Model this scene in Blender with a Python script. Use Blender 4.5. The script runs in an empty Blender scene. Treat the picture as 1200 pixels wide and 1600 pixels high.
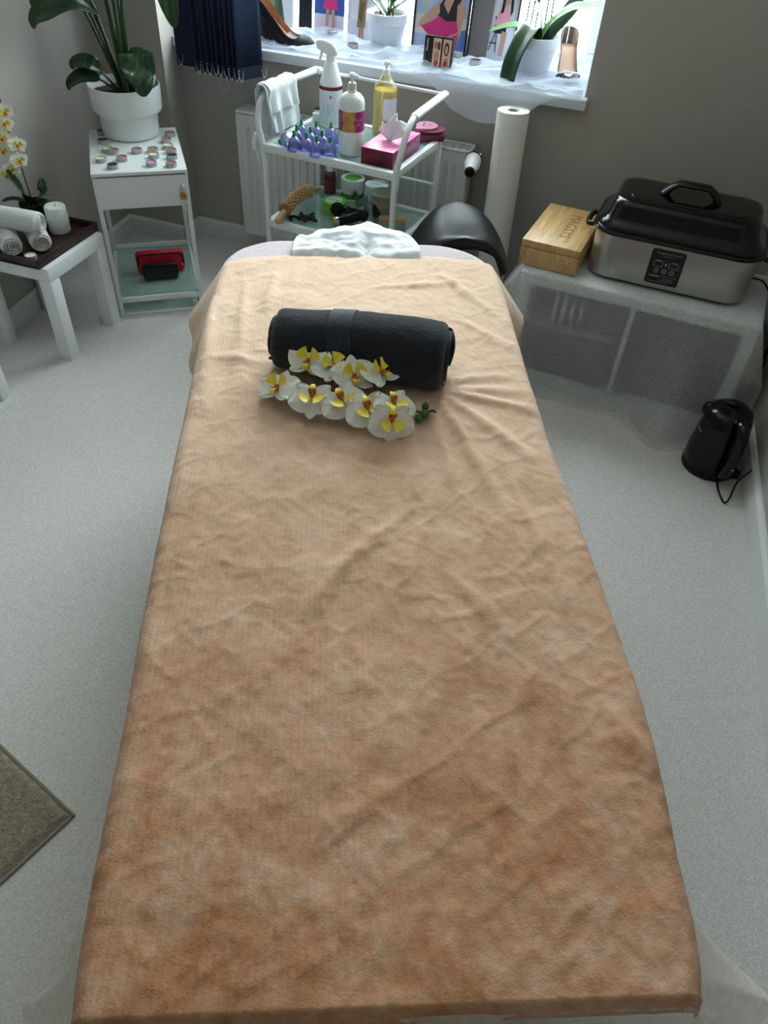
import bpy, bmesh, math, random
from mathutils import Vector, Matrix, noise
random.seed(7)
PI = math.pi
S = bpy.context.scene
COL = S.collection

# ------------------------------------------------------------------ camera
CAM_H = 1.5553
pitch, roll, yaw, FPX = 0.7686, 0.072, 0.2969, 1168.9
cyw, syw, cp, sp = math.cos(yaw), math.sin(yaw), math.cos(pitch), math.sin(pitch)
fwd = Vector((-syw*cp, cyw*cp, -sp)); rgt = Vector((cyw, syw, 0)); up = rgt.cross(fwd)
r2 = rgt*math.cos(roll) + up*math.sin(roll); u2 = -rgt*math.sin(roll) + up*math.cos(roll)
cd = bpy.data.cameras.new('camera'); cam = bpy.data.objects.new('camera', cd); COL.objects.link(cam)
cd.sensor_fit = 'VERTICAL'; cd.sensor_height = 36.0; cd.lens = FPX*36/1600
cd.clip_start = 0.02
Mx = Matrix((r2, u2, -fwd)).transposed().to_4x4(); Mx.translation = (0, 0, CAM_H)
cam.matrix_world = Mx
S.camera = cam
# ------------------------------------------------------------------ world, lights, exposure
S.view_settings.view_transform = 'Standard'; S.view_settings.look = 'None'
S.view_settings.gamma = 1.0; S.view_settings.use_curve_mapping = False
S.view_settings.exposure = 2.25
W = bpy.data.worlds.new('sky'); S.world = W; W.use_nodes = True
bg = W.node_tree.nodes['Background']; bg.inputs[0].default_value = (0.93, 0.965, 1.0, 1); bg.inputs[1].default_value = 6.5
def area(name, loc, target, sx, sy, power, color, portal=False):
    l = bpy.data.lights.new(name, 'AREA'); l.shape = 'RECTANGLE'; l.size = sx; l.size_y = sy
    l.energy = power; l.color = color
    o = bpy.data.objects.new(name, l); COL.objects.link(o); o.location = loc
    dv = Vector(target) - Vector(loc); o.rotation_euler = dv.to_track_quat('-Z', 'Y').to_euler()
    if portal: l.cycles.is_portal = True
    return o
area('window_portal', (-1.08, 3.42, 1.52), (-1.08, 0, 1.52), 1.66, 1.45, 1, (1, 1, 1), True)

# ------------------------------------------------------------------ helpers
def lin(c):
    return tuple(((x/255)/12.92 if x/255 <= 0.04045 else ((x/255+0.055)/1.055)**2.4) for x in c)
MATS = {}
def mat(name, rgb, rough=0.5, metal=0.0, var=None, vscale=20.0, bump=None, alpha=None, trans=0.0, coat=0.0, sheen=0.0, sss=0.0, ior=1.45, emit=0, spec=0.5):
    """procedural Principled; var = second colour blended by noise; bump = (scale, strength, distance)"""
    if name in MATS: return MATS[name]
    m = bpy.data.materials.new(name); m.use_nodes = True; nt = m.node_tree; N = nt.nodes; L = nt.links
    p = N['Principled BSDF']; c = lin(rgb) + (1,)
    p.inputs['Base Color'].default_value = c; p.inputs['Roughness'].default_value = rough
    p.inputs['Metallic'].default_value = metal; p.inputs['Specular IOR Level'].default_value = spec
    p.inputs['Transmission Weight'].default_value = trans; p.inputs['Coat Weight'].default_value = coat
    p.inputs['Sheen Weight'].default_value = sheen; p.inputs['IOR'].default_value = ior
    if sss: p.inputs['Subsurface Weight'].default_value = sss; p.inputs['Subsurface Radius'].default_value = (.02, .02, .02)
    if emit: p.inputs['Emission Color'].default_value = c; p.inputs['Emission Strength'].default_value = emit
    tc = N.new('ShaderNodeTexCoord')
    if var:
        nz = N.new('ShaderNodeTexNoise'); nz.inputs['Scale'].default_value = vscale; nz.inputs['Detail'].default_value = 5
        L.new(tc.outputs['Object'], nz.inputs['Vector'])
        rp = N.new('ShaderNodeValToRGB'); rp.color_ramp.elements[0].position = .38; rp.color_ramp.elements[1].position = .62
        rp.color_ramp.elements[0].color = c; rp.color_ramp.elements[1].color = lin(var) + (1,)
        L.new(nz.outputs['Fac'], rp.inputs['Fac']); L.new(rp.outputs['Color'], p.inputs['Base Color'])
    if bump:
        nb = N.new('ShaderNodeTexNoise'); nb.inputs['Scale'].default_value = bump[0]; nb.inputs['Detail'].default_value = 4
        L.new(tc.outputs['Object'], nb.inputs['Vector'])
        bp = N.new('ShaderNodeBump'); bp.inputs['Strength'].default_value = bump[1]; bp.inputs['Distance'].default_value = bump[2]
        L.new(nb.outputs['Fac'], bp.inputs['Height']); L.new(bp.outputs['Normal'], p.inputs['Normal'])
    if alpha is not None:
        p.inputs['Alpha'].default_value = alpha
    MATS[name] = m
    return m

def cloth_mat(name, rgb, alpha, noise_scale=0, a2=None, transl=.5):
    """thin see-through cloth: diffuse + translucent, mixed with transparent"""
    m = bpy.data.materials.new(name); m.use_nodes = True; nt = m.node_tree; N = nt.nodes; L = nt.links
    N.remove(N['Principled BSDF']); out = N['Material Output']
    d = N.new('ShaderNodeBsdfDiffuse'); t = N.new('ShaderNodeBsdfTranslucent'); tr = N.new('ShaderNodeBsdfTransparent')
    c = lin(rgb) + (1,); d.inputs[0].default_value = c; t.inputs[0].default_value = c
    m1 = N.new('ShaderNodeMixShader'); m1.inputs[0].default_value = transl
    L.new(d.outputs[0], m1.inputs[1]); L.new(t.outputs[0], m1.inputs[2])
    m2 = N.new('ShaderNodeMixShader'); m2.inputs[0].default_value = alpha
    L.new(tr.outputs[0], m2.inputs[1]); L.new(m1.outputs[0], m2.inputs[2]); L.new(m2.outputs[0], out.inputs[0])
    if noise_scale:
        tc = N.new('ShaderNodeTexCoord'); nz = N.new('ShaderNodeTexNoise'); nz.inputs['Scale'].default_value = noise_scale; nz.inputs['Detail'].default_value = 6
        L.new(tc.outputs['Object'], nz.inputs['Vector'])
        mr = N.new('ShaderNodeMapRange'); mr.inputs[1].default_value = .3; mr.inputs[2].default_value = .7
        mr.inputs[3].default_value = alpha; mr.inputs[4].default_value = a2
        L.new(nz.outputs['Fac'], mr.inputs[0]); L.new(mr.outputs[0], m2.inputs[0])
    MATS[name] = m
    return m

def glass_mat(name, tint, gloss=.08, a=0.0):
    """thin clear sheet of glass or plastic: mostly transparent, tinted, with a weak reflection"""
    m = bpy.data.materials.new(name); m.use_nodes = True; nt = m.node_tree; N = nt.nodes; L = nt.links
    N.remove(N['Principled BSDF']); out = N['Material Output']
    tr = N.new('ShaderNodeBsdfTransparent'); tr.inputs[0].default_value = lin(tint) + (1,)
    g = N.new('ShaderNodeBsdfGlossy'); g.inputs['Roughness'].default_value = .03
    lw = N.new('ShaderNodeLayerWeight'); lw.inputs[0].default_value = .35
    mm = N.new('ShaderNodeMath'); mm.operation = 'MULTIPLY_ADD'; mm.inputs[1].default_value = .5; mm.inputs[2].default_value = gloss
    L.new(lw.outputs['Fresnel'], mm.inputs[0])
    mx = N.new('ShaderNodeMixShader'); L.new(mm.outputs[0], mx.inputs[0]); L.new(tr.outputs[0], mx.inputs[1]); L.new(g.outputs[0], mx.inputs[2])
    if a:
        d = N.new('ShaderNodeBsdfDiffuse'); d.inputs[0].default_value = lin(tint) + (1,)
        m3 = N.new('ShaderNodeMixShader'); m3.inputs[0].default_value = a; L.new(mx.outputs[0], m3.inputs[1]); L.new(d.outputs[0], m3.inputs[2]); mx = m3
    L.new(mx.outputs[0], out.inputs[0]); MATS[name] = m
    return m

def B(): return bmesh.new()
def T(x, y, z): return Matrix.Translation((x, y, z))
def RX(a): return Matrix.Rotation(a, 4, 'X')
def RY(a): return Matrix.Rotation(a, 4, 'Y')
def RZ(a): return Matrix.Rotation(a, 4, 'Z')
def box(bm, x0, y0, z0, x1, y1, z1, M=None, bev=0, mi=0, seg=2):
    c = Matrix.Translation(((x0+x1)/2, (y0+y1)/2, (z0+z1)/2)) @ Matrix.Diagonal((abs(x1-x0), abs(y1-y0), abs(z1-z0), 1))
    r = bmesh.ops.create_cube(bm, size=1, matrix=(M @ c) if M else c); vs = r['verts']
    fs = list({f for v in vs for f in v.link_faces})
    for f in fs: f.material_index = mi
    if bev:
        es = list({e for v in vs for e in v.link_edges})
        q = bmesh.ops.bevel(bm, geom=es, offset=bev, segments=seg, affect='EDGES', profile=.5)
        for f in q['faces']: f.material_index = mi
def lathe(bm, prof, seg=32, M=None, mi=0, mis=None, squash=1.0):
    rings = []
    for r, z in prof:
        if r < 1e-6: rings.append([bm.verts.new(M @ Vector((0, 0, z)) if M else (0, 0, z))])
        else: rings.append([bm.verts.new((M @ Vector((r*math.cos(2*PI*k/seg), r*squash*math.sin(2*PI*k/seg), z))) if M else (r*math.cos(2*PI*k/seg), r*squash*math.sin(2*PI*k/seg), z)) for k in range(seg)])
    for i in range(len(rings)-1):
        a, b = rings[i], rings[i+1]; m_ = mis[i] if mis else mi
        for k in range(seg):
            k2 = (k+1) % seg
            if len(a) == 1 and len(b) == 1: continue
            if len(a) == 1: f = bm.faces.new((a[0], b[k2], b[k]))
            elif len(b) == 1: f = bm.faces.new((a[k], a[k2], b[0]))
            else: f = bm.faces.new((a[k], a[k2], b[k2], b[k]))
            f.material_index = m_
def cyl(bm, r, z0, z1, seg=32, M=None, mi=0, bev=0.0, r1=None):
    r1 = r if r1 is None else r1
    if bev: lathe(bm, [(0, z0), (r-bev, z0), (r, z0+bev), (r1, z1-bev), (r1-bev, z1), (0, z1)], seg, M, mi)
    else: lathe(bm, [(0, z0), (r, z0), (r1, z1), (0, z1)], seg, M, mi)
def ell(bm, c, rad, M=None, mi=0, u=16, v=10):
    mm = Matrix.Translation(c) @ Matrix.Diagonal((rad[0], rad[1], rad[2], 1))
    if M: mm = M @ mm
    r = bmesh.ops.create_uvsphere(bm, u_segments=u, v_segments=v, radius=1, matrix=mm)
    for f in {f for q in r['verts'] for f in q.link_faces}: f.material_index = mi
def spline(pts, n=8):
    """Catmull-Rom through points"""
    P = [Vector(p) for p in pts]; out = []
    for i in range(len(P)-1):
        p0 = P[max(i-1, 0)]; p1 = P[i]; p2 = P[i+1]; p3 = P[min(i+2, len(P)-1)]
        for k in range(n):
            t = k/n
            out.append(0.5*((2*p1) + (p2-p0)*t + (2*p0-5*p1+4*p2-p3)*t*t + (3*p1-p0-3*p2+p3)*t**3))
    out.append(P[-1]); return out
def tube(bm, pts, r, seg=10, mi=0, M=None, flat=1.0, cap=True):
    P = [Vector(p) for p in pts]
    n = len(P); rs = r if isinstance(r, (list, tuple)) else [r]*n
    t0 = (P[1]-P[0]).normalized(); nrm = t0.orthogonal().normalized()
    if abs(t0.z) < .9: nrm = (Vector((0, 0, 1)) - t0*t0.z).normalized()
    rings = []
    for i in range(n):
        t = (P[min(i+1, n-1)]-P[max(i-1, 0)]).normalized()
        nrm = (nrm - t*nrm.dot(t)).normalized(); b = t.cross(nrm)
        ring = []
        for k in range(seg):
            a = 2*PI*k/seg; q = P[i] + (nrm*math.cos(a)*flat + b*math.sin(a))*rs[i]
            ring.append(bm.verts.new(M @ q if M else q))
        rings.append(ring)
    for i in range(n-1):
        for k in range(seg):
            k2 = (k+1) % seg; f = bm.faces.new((rings[i][k], rings[i][k2], rings[i+1][k2], rings[i+1][k])); f.material_index = mi
    if cap:
        f = bm.faces.new(rings[0][::-1]); f.material_index = mi; f = bm.faces.new(rings[-1]); f.material_index = mi
def grid(bm, fn, nu, nv, mi=0, mfn=None):
    V = [[bm.verts.new(fn(i/nu, j/nv)) for j in range(nv+1)] for i in range(nu+1)]
    for i in range(nu):
        for j in range(nv):
            f = bm.faces.new((V[i][j], V[i+1][j], V[i+1][j+1], V[i][j+1])); f.material_index = mfn((i+.5)/nu, (j+.5)/nv) if mfn else mi
    return V
def prism(bm, pts, h, M=None, mi=0):
    """polygon in local XY extruded along +Z by h"""
    a = [bm.verts.new(M @ Vector((x, y, 0)) if M else (x, y, 0)) for x, y in pts]
    b = [bm.verts.new(M @ Vector((x, y, h)) if M else (x, y, h)) for x, y in pts]
    fs = [bm.faces.new(a[::-1]), bm.faces.new(b)]
    for k in range(len(pts)): fs.append(bm.faces.new((a[k], a[(k+1) % len(a)], b[(k+1) % len(a)], b[k])))
    for f in fs: f.material_index = mi
def poly_wall(bm, pts, z0, z1, mi=0):
    prism(bm, pts, z1-z0, T(0, 0, z0), mi)
def text(bm, s, size, M, mi=0, depth=0.0003, align='CENTER', sp=1.0):
    c = bpy.data.curves.new('lettering', 'FONT'); c.body = s; c.size = size; c.extrude = depth; c.resolution_u = 2
    c.align_x = align; c.align_y = 'CENTER'; c.space_character = sp
    o = bpy.data.objects.new('lettering', c); COL.objects.link(o)
    dg = bpy.context.evaluated_depsgraph_get(); me = bpy.data.meshes.new_from_object(o.evaluated_get(dg))
    n0 = len(bm.faces); nv = len(bm.verts); bm.from_mesh(me); bm.verts.ensure_lookup_table(); bm.faces.ensure_lookup_table()
    for v in bm.verts[nv:]: v.co = M @ v.co
    for f in bm.faces[n0:]: f.material_index = mi
    bpy.data.objects.remove(o); bpy.data.curves.remove(c); bpy.data.meshes.remove(me)
def obj(name, bm, m, parent=None, loc=None, rz=0, M=None, smooth=True, solid=0, sub=0, ang=38, merge=0):
    if merge: bmesh.ops.remove_doubles(bm, verts=bm.verts, dist=merge)
    bmesh.ops.recalc_face_normals(bm, faces=bm.faces)
    me = bpy.data.meshes.new(name); bm.to_mesh(me); bm.free()
    for q in (m if isinstance(m, (list, tuple)) else [m]): me.materials.append(q)
    if smooth:
        me.polygons.foreach_set('use_smooth', [True]*len(me.polygons)); me.set_sharp_from_angle(angle=math.radians(ang))
    o = bpy.data.objects.new(name, me); COL.objects.link(o)
    if parent: o.parent = parent
    if loc is not None: o.location = loc
    if rz: o.rotation_euler = (0, 0, rz)
    if M is not None: o.matrix_world = M
    if sub:
        q = o.modifiers.new('subsurf', 'SUBSURF'); q.levels = sub; q.render_levels = sub
    if solid:
        q = o.modifiers.new('solid', 'SOLIDIFY'); q.thickness = solid; q.offset = 0
    return o
def tag(o, label=None, cat=None, group=None, kind=None):
    if label: o['label'] = label
    if cat: o['category'] = cat
    if group: o['group'] = group
    if kind: o['kind'] = kind
    return o
def thing(name, label, cat, loc=(0, 0, 0), rz=0, group=None, M=None):
    o = bpy.data.objects.new(name, None); COL.objects.link(o); o.empty_display_size = .05
    if M is not None: o.matrix_world = M
    else: o.location = loc; o.rotation_euler = (0, 0, rz)
    return tag(o, label, cat, group)
def dup(root, loc, rz, label, group=None):
    r = root.copy(); COL.objects.link(r); r.location = loc; r.rotation_euler = (0, 0, rz); r['label'] = label
    if group: r['group'] = group
    for ch in root.children:
        c = ch.copy(); COL.objects.link(c); c.parent = r
        for g in ch.children:
            d = g.copy(); COL.objects.link(d); d.parent = c
    return r
def interp(x, tab):
    if x <= tab[0][0]: return tab[0][1]
    for (a, fa), (b, fb) in zip(tab, tab[1:]):
        if x <= b: return fa + (fb-fa)*(x-a)/(b-a)
    return tab[-1][1]
def sm(a, b, x):
    t = min(1, max(0, (x-a)/(b-a))); return t*t*(3-2*t)
def nz(x, y=0.0, z=0.0, o=3):
    return noise.fractal(Vector((x, y, z)), 1.0, 2.0, o)

# ------------------------------------------------------------------ materials
wall_m = mat('painted_wall', (170, 165, 158), .85, bump=(180, .08, .002))
white_trim = mat('white_trim', (214, 216, 214), .45)
ceil_m = mat('ceiling_paint', (225, 225, 220), .9)
white_paint = mat('white_lacquer', (225, 229, 229), .32)
white_metal = mat('white_metal', (222, 226, 226), .35)
pvc = mat('window_pvc', (228, 232, 236), .3)
plastic_w = mat('white_plastic', (232, 234, 234), .35)
black_pl = mat('black_plastic', (6, 6, 7), .32, spec=.35)
black_matte = mat('black_matte', (14, 14, 15), .6)
chrome = mat('chrome', (200, 200, 200), .15, 1)
terry_w = mat('white_terry', (228, 230, 230), .95, bump=(420, 1.0, .004), sheen=.3)
terry_d = mat('charcoal_terry', (32, 36, 44), 1.0, bump=(330, 1.0, .006), sheen=.25, spec=.1)
terry_p = mat('pink_terry', (222, 206, 210), .95, bump=(260, 1.0, .006), sheen=.3)
leaf_d = mat('dark_leaf', (20, 48, 26), .35, var=(34, 66, 34), vscale=9)
leaf_m = mat('mid_leaf', (72, 118, 52), .35, var=(52, 98, 46), vscale=12)
clear_glass = glass_mat('window_glass', (244, 250, 250), .03)
green_glass = glass_mat('greenish_glass', (222, 240, 236), .06, .22)

# floor: speckled vinyl
fm = bpy.data.materials.new('speckled_vinyl'); fm.use_nodes = True
N = fm.node_tree.nodes; L = fm.node_tree.links; p = N['Principled BSDF']; p.inputs['Roughness'].default_value = .5
tc = N.new('ShaderNodeTexCoord')
vo = N.new('ShaderNodeTexVoronoi'); vo.inputs['Scale'].default_value = 330; L.new(tc.outputs['Object'], vo.inputs['Vector'])
rp = N.new('ShaderNodeValToRGB'); rp.color_ramp.interpolation = 'CONSTANT'
for pos, c in ((0, (216, 212, 207)), (.3, (206, 202, 197)), (.55, (223, 220, 216)), (.78, (211, 204, 198)), (.93, (240, 238, 236))):
    e = rp.color_ramp.elements.new(pos) if pos else rp.color_ramp.elements[0]
    e.color = lin(c) + (1,); e.position = pos
rp.color_ramp.elements.remove(rp.color_ramp.elements[-1])
L.new(vo.outputs['Color'], rp.inputs['Fac'])
n2 = N.new('ShaderNodeTexNoise'); n2.inputs['Scale'].default_value = 500; L.new(tc.outputs['Object'], n2.inputs['Vector'])
mx = N.new('ShaderNodeMixRGB'); mx.blend_type = 'MULTIPLY'; mx.inputs[0].default_value = .12
L.new(rp.outputs[0], mx.inputs[1]); L.new(n2.outputs['Fac'], mx.inputs[2]); L.new(mx.outputs[0], p.inputs['Base Color'])
# one weld seam in the vinyl
sx = N.new('ShaderNodeSeparateXYZ'); L.new(tc.outputs['Object'], sx.inputs[0])

# ------------------------------------------------------------------ room shell
YB = 2.98
bm = B(); box(bm, -2.6, -2.2, -.1, 1.2, 3.6, 0); o = obj('floor', bm, fm, smooth=False); tag(o, kind='structure')
bm = B(); box(bm, -2.7, -2.3, 2.55, 1.3, 3.6, 2.65); o = obj('ceiling', bm, ceil_m, smooth=False); tag(o, kind='structure')
def LX(y): return -2.207 + .097*(2.872-y) if y > 1.8 else -2.103 + .02*(1.8-y)
def RXw(y): return .51 + .065*(2.98-y)
bm = B(); poly_wall(bm, [(LX(-2.0), -2.0), (LX(1.8), 1.8), (-2.207, 2.86), (-2.207, 3.5), (-2.6, 3.5), (-2.6, -2.0)], 0, 2.55)
tag(obj('wall_left', bm, wall_m, smooth=False), kind='structure')
bm = B(); poly_wall(bm, [(RXw(YB), YB), (RXw(-2.0), -2.0), (RXw(-2)+.2, -2.0), (RXw(YB)+.3, YB)], 0, 2.55)
tag(obj('wall_right', bm, wall_m, smooth=False), kind='structure')
bm = B(); poly_wall(bm, [(-2.6, -2.0), (1.2, -2.0), (1.2, -2.2), (-2.6, -2.2)], 0, 2.55)
tag(obj('wall_front', bm, wall_m, smooth=False), kind='structure')
WX0, WX1, WZ0, WZ1 = -1.885, -.285, .80, 2.25
bm = B()
box(bm, -1.912, YB, 0, WX0, YB+.45, 2.55); box(bm, WX1, YB, 0, 1.2, YB+.45, 2.55)
box(bm, WX0, YB, 0, WX1, YB+.45, WZ0-.02); box(bm, WX0, YB, WZ1, WX1, YB+.45, 2.55)
tag(obj('wall_back', bm, wall_m, smooth=False), kind='structure')
bm = B(); box(bm, -2.25, 2.86, 0, -1.912, 3.5, 2.55)
tag(obj('wall_pier', bm, wall_m, smooth=False), kind='structure')
# baseboards
def skirting(name, pts, h=.082, t=.014):
    bm = B()
    for (x0, y0), (x1, y1) in zip(pts, pts[1:]):
        d = Vector((x1-x0, y1-y0, 0)); l = d.length; n = math.atan2(d.y, d.x)
        M = T(x0, y0, 0) @ RZ(n)
        prism(bm, [(0, 0), (t, 0), (t, h-.012), (t*.45, h), (0, h)], l+.0, M @ Matrix(((0, 0, 1, 0), (-1, 0, 0, 0), (0, 1, 0, 0), (0, 0, 0, 1))))
    tag(obj(name, bm, white_trim, smooth=False), kind='structure')
skirting('baseboard_left', [(LX(-2.0), -2.0), (LX(1.8), 1.8), (-2.207, 2.86)])
skirting('baseboard_pier', [(-2.207, 2.86), (-1.898, 2.86)])
skirting('baseboard_pier_side', [(-1.912, 2.846), (-1.912, YB)])
skirting('baseboard_back', [(-1.912, YB), (RXw(YB), YB)])
skirting('baseboard_right', [(RXw(YB), YB), (RXw(-2), -2.0)], t=.016, h=.10)
# window: frame, sash, glass and inner sill
def window(name, x0, x1, z0, z1, y, mull, M=None):
    w = bpy.data.objects.new(name, None); COL.objects.link(w); tag(w, kind='structure')
    if M: w.matrix_world = M
    bm = B(); f = .065
    box(bm, x0, y, z0, x1, y+.07, z0+f, bev=.005); box(bm, x0, y, z1-f, x1, y+.07, z1, bev=.005)
    box(bm, x0, y, z0+f, x0+f, y+.07, z1-f, bev=.005); box(bm, x1-f, y, z0+f, x1, y+.07, z1-f, bev=.005)
    for m_ in mull: box(bm, m_-.045, y-.005, z0+f, m_+.045, y+.075, z1-f, bev=.005)
    obj('window_frame', bm, pvc, w)
    bm = B(); box(bm, x0+f, y+.03, z0+f, x1-f, y+.034, z1-f); obj('window_pane', bm, clear_glass, w, smooth=False)
    return w
w1 = window('window_1', WX0, WX1, .81, WZ1, 3.30, [])
bm = B(); box(bm, WX0-.04, 2.94, .775, WX1+.012, 3.30, .81, bev=.004); tag(obj('window_sill', bm, mat('sill_white', (214, 222, 230), .3)), kind='structure').name = 'window_sill'
bm = B(); box(bm, WX1-.002, YB+.002, .81, WX1+.0, 3.3, WZ1); box(bm, WX0, YB+.002, .81, WX0+.002, 3.3, WZ1)
tag(obj('trim_1', bm, mat('reveal_white', (222, 226, 230), .7), smooth=False), kind='structure')

# ------------------------------------------------------------------ radiator on the back wall
def radiator():
    x0, x1, z0, z1, yf, yb = -1.615, -.648, .10, .60, 2.865, 2.955
    R_ = thing('radiator', 'white ribbed panel radiator on the grey wall under the window', 'radiator', (0, 0, 0))
    rm = mat('radiator_enamel', (208, 210, 206), .4)
    bm = B()
    def fn(u, v):
        x = x0+.004+u*(x1-x0-.008); z = z0+.006+v*(z1-z0-.012)
        c = (x-x0)/.0333; w = abs((c % 1)-.5)*2
        rib = sm(.25, .6, w)
        e = sm(.045, .06, z-z0)*sm(.05, .065, z1-z)*sm(.02, .035, x-x0)*sm(.02, .035, x1-x)
        return Vector((x, yf-.0+.010*(1-rib)*e - .0, z))
    grid(bm, fn, 348, 40); obj('front_panel', bm, rm, R_, ang=60)
    bm = B(); box(bm, x0+.02, yb-.012, z0, x1-.02, yb, z1-.01, bev=.003); box(bm, x0+.03, yf+.012, z0+.03, x1-.03, yf+.02, z1-.03); obj('rear_panel', bm, rm, R_)
    bm = B(); box(bm, x0, yf-.001, z0+.002, x0+.007, yb, z1, bev=.003); obj('side_cover', bm, rm, R_)
    bm = B(); box(bm, x1-.007, yf-.001, z0+.002, x1, yb, z1, bev=.003); obj('side_cover', bm, rm, R_)
    bm = B(); nS = 34
    box(bm, x0, yf-.002, z1-.004, x1, yf+.014, z1+.004, bev=.002); box(bm, x0, yb-.014, z1-.004, x1, yb, z1+.004, bev=.002)
    for k in range(nS+1):
        x = x0 + (x1-x0)*k/nS; box(bm, x-.004, yf+.012, z1-.002, x+.004, yb-.012, z1+.002)
    for y in (yf+.034, yf+.056): box(bm, x0, y-.003, z1-.002, x1, y+.003, z1+.002)
    obj('top_grille', bm, rm, R_)
    bm = B(); box(bm, x0+.02, yf+.03, z0+.02, x1-.02, yb-.03, z1-.03); obj('convector', bm, mat('convector_dark', (60, 62, 60), .7), R_)
    for x in (x0+.12, x1-.12):
        bm = B(); box(bm, x-.02, yb, .2, x+.02, YB, .5); obj('wall_bracket', bm, rm, R_)
    return R_
rad = radiator()
def thermostat():
    t = thing('radiator_valve', 'white thermostatic radiator valve with black tip beside the radiator', 'valve', (-.585, 2.90, .52))
    bm = B(); M = RX(PI/2)
    tube(bm, [(-.062, .03, 0), (-.02, .03, 0), (.02, .03, 0)], .011); tube(bm, [(0, .03, 0), (0, .08, 0)], .012); cyl(bm, .017, -.035, -.01, 20, M)
    obj('valve_body', bm, chrome, t)
    bm = B(); lathe(bm, [(0, -.0), (.024, .0), (.026, .006), (.026, .03), (.024, .036), (.017, .07), (.0165, .078), (0, .078)], 28, M)
    obj('valve_head', bm, plastic_w, t)
    bm = B(); lathe(bm, [(.0165, .078), (.0162, .084), (.012, .088), (0, .088)], 24, M); obj('valve_tip', bm, black_pl, t)
    bm = B(); lathe(bm, [(.0262, -.001), (.0275, .0), (.0275, .005), (.0262, .006)], 28, M); obj('valve_ring', bm, black_pl, t)
    t.rotation_euler = (.15, 0, .12); t.location = (-.628, 2.868, .578); t.scale = (1.15, 1.15, 1.15)
    return t
thermostat()

# ------------------------------------------------------------------ vertical blinds, gathered left of the window
def blinds():
    t = thing('vertical_blind', 'dark blue vertical blind slats gathered at the left of the window', 'blind', (0, 0, 0))
    bl = mat('navy_blind', (22, 36, 66), .75, bump=(300, .2, .001))
    hem = mat('navy_hem', (18, 31, 58), .75)
    ch = mat('bead_chain', (205, 208, 205), .4)
    bm = B(); box(bm, -1.86, 2.83, 2.42, -.25, 2.87, 2.455, bev=.004); obj('headrail', bm, white_paint, t)
    for x in (-1.6, -.6):
        bm = B(); box(bm, x-.02, 2.86, 2.42, x+.02, YB, 2.45); obj('rail_bracket', bm, white_paint, t)
    spots = [(-1.775, .12, .0)] + [(-1.702+.0222*k, math.radians([62, 70, 66, 73, 68, 72, 70, 70, 64][k]), 0) for k in range(9)]
    for k, (x, a, dz) in enumerate(spots):
        bm = B(); zb = .742 - .0012*k
        M = T(x, 2.845, 0) @ RZ(a)
        def fn(u, v): return M @ Vector(((u-.5)*.118, -.006*(1-(2*u-1)**2)*(-1 if k else 1), zb+v*(2.42-zb)))
        grid(bm, fn, 8, 4); s = obj('slat', bm, bl, t, solid=.0012)
        bm = B()
        box(bm, -.057, -.003, zb, .057, .003, zb+.04, M=M); obj('hem_weight', bm, hem, s)
        for sgn in (-1, 1):
            bm = B()
            P0 = M @ Vector((sgn*.054, 0, zb+.034)); P1 = P0 + Vector((.0235, 0, 0))
            n = 16
            for q in range(n+1):
                w = q/n; zz = P0.z - (.034+.004*math.sin(k))*4*w*(1-w)
                c = P0.lerp(P1, w); ell(bm, (c.x, c.y-.002, zz), (.0019, .0019, .0019), u=6, v=4)
            obj('bead_chain', bm, ch, s)
    bm = B()
    for q in range(22):
        w = q/21; ell(bm, (-1.615+.02*math.sin(w*PI*2), 2.80, .745-.055*math.sin(w*PI)), (.0018, .0018, .0018), u=6, v=4)
    obj('pull_chain', bm, ch, t)
blinds()

# ------------------------------------------------------------------ massage table with its covers (local y runs from foot to head)
OB = (-.013, .221, 0); RB = math.radians(22.5)
ZT = .592
def table():
    t = thing('massage_table', 'massage table under peach and white covers in the middle of the room', 'massage table', OB, RB)
    leather = mat('slate_leather', (44, 50, 56), .5); wood = mat('beech_frame', (176, 138, 96), .5, var=(160, 120, 80), vscale=30)
    bm = B()
    pts = []
    hw, r = .345, .13
    for (cx, cy, a0) in ((hw-.03, .03, -90), (hw-r, 1.88-r, 0), (-hw+r, 1.88-r, 90), (-hw+.03, .03, 180)):
        rr = .03 if cy < 1 else r
        for k in range(9):
            a = math.radians(a0+90*k/8); pts.append((cx+rr*math.cos(a), cy+rr*math.sin(a)))
    prism(bm, pts, .065, T(0, 0, ZT-.07))
    es = [e for e in bm.edges if abs(e.verts[0].co.z-e.verts[1].co.z) < 1e-5]
    bmesh.ops.bevel(bm, geom=es, offset=.018, segments=3, affect='EDGES')
    obj('padded_top', bm, leather, t)
    bm = B(); box(bm, -.30, .06, ZT-.13, .30, .085, ZT-.07); box(bm, -.30, 1.79, ZT-.13, .30, 1.815, ZT-.07)
    box(bm, -.30, .06, ZT-.13, -.275, 1.815, ZT-.07); box(bm, .275, .06, ZT-.13, .30, 1.815, ZT-.07)
    obj('frame', bm, wood, t)
    for sx_ in (-1, 1):
        for yy, ly in ((.09, .14), (1.785, 1.72)):
            bm = B(); a = Vector((sx_*.27, yy, ZT-.1)); b = Vector((sx_*.29, ly, .0))
            M = T(*((a+b)/2)); box(bm, -.02, -.03, -(a-b).length/2, .02, .03, (a-b).length/2, M=M @ (a-b).to_track_quat('Z', 'Y').to_matrix().to_4x4(), bev=.004)
            obj('leg', bm, wood, t)
    # face cradle under the white cover
    bm = B(); ell(bm, (0, 1.93, ZT-.025), (.15, .10, .035)); obj('face_cradle', bm, leather, t)
table()
WL = [(0, .350), (.05, .356), (.12, .360), (.35, .364), (.515, .372), (.69, .378), (.99, .383), (1.27, .388), (1.44, .392), (1.8, .378)]
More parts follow.
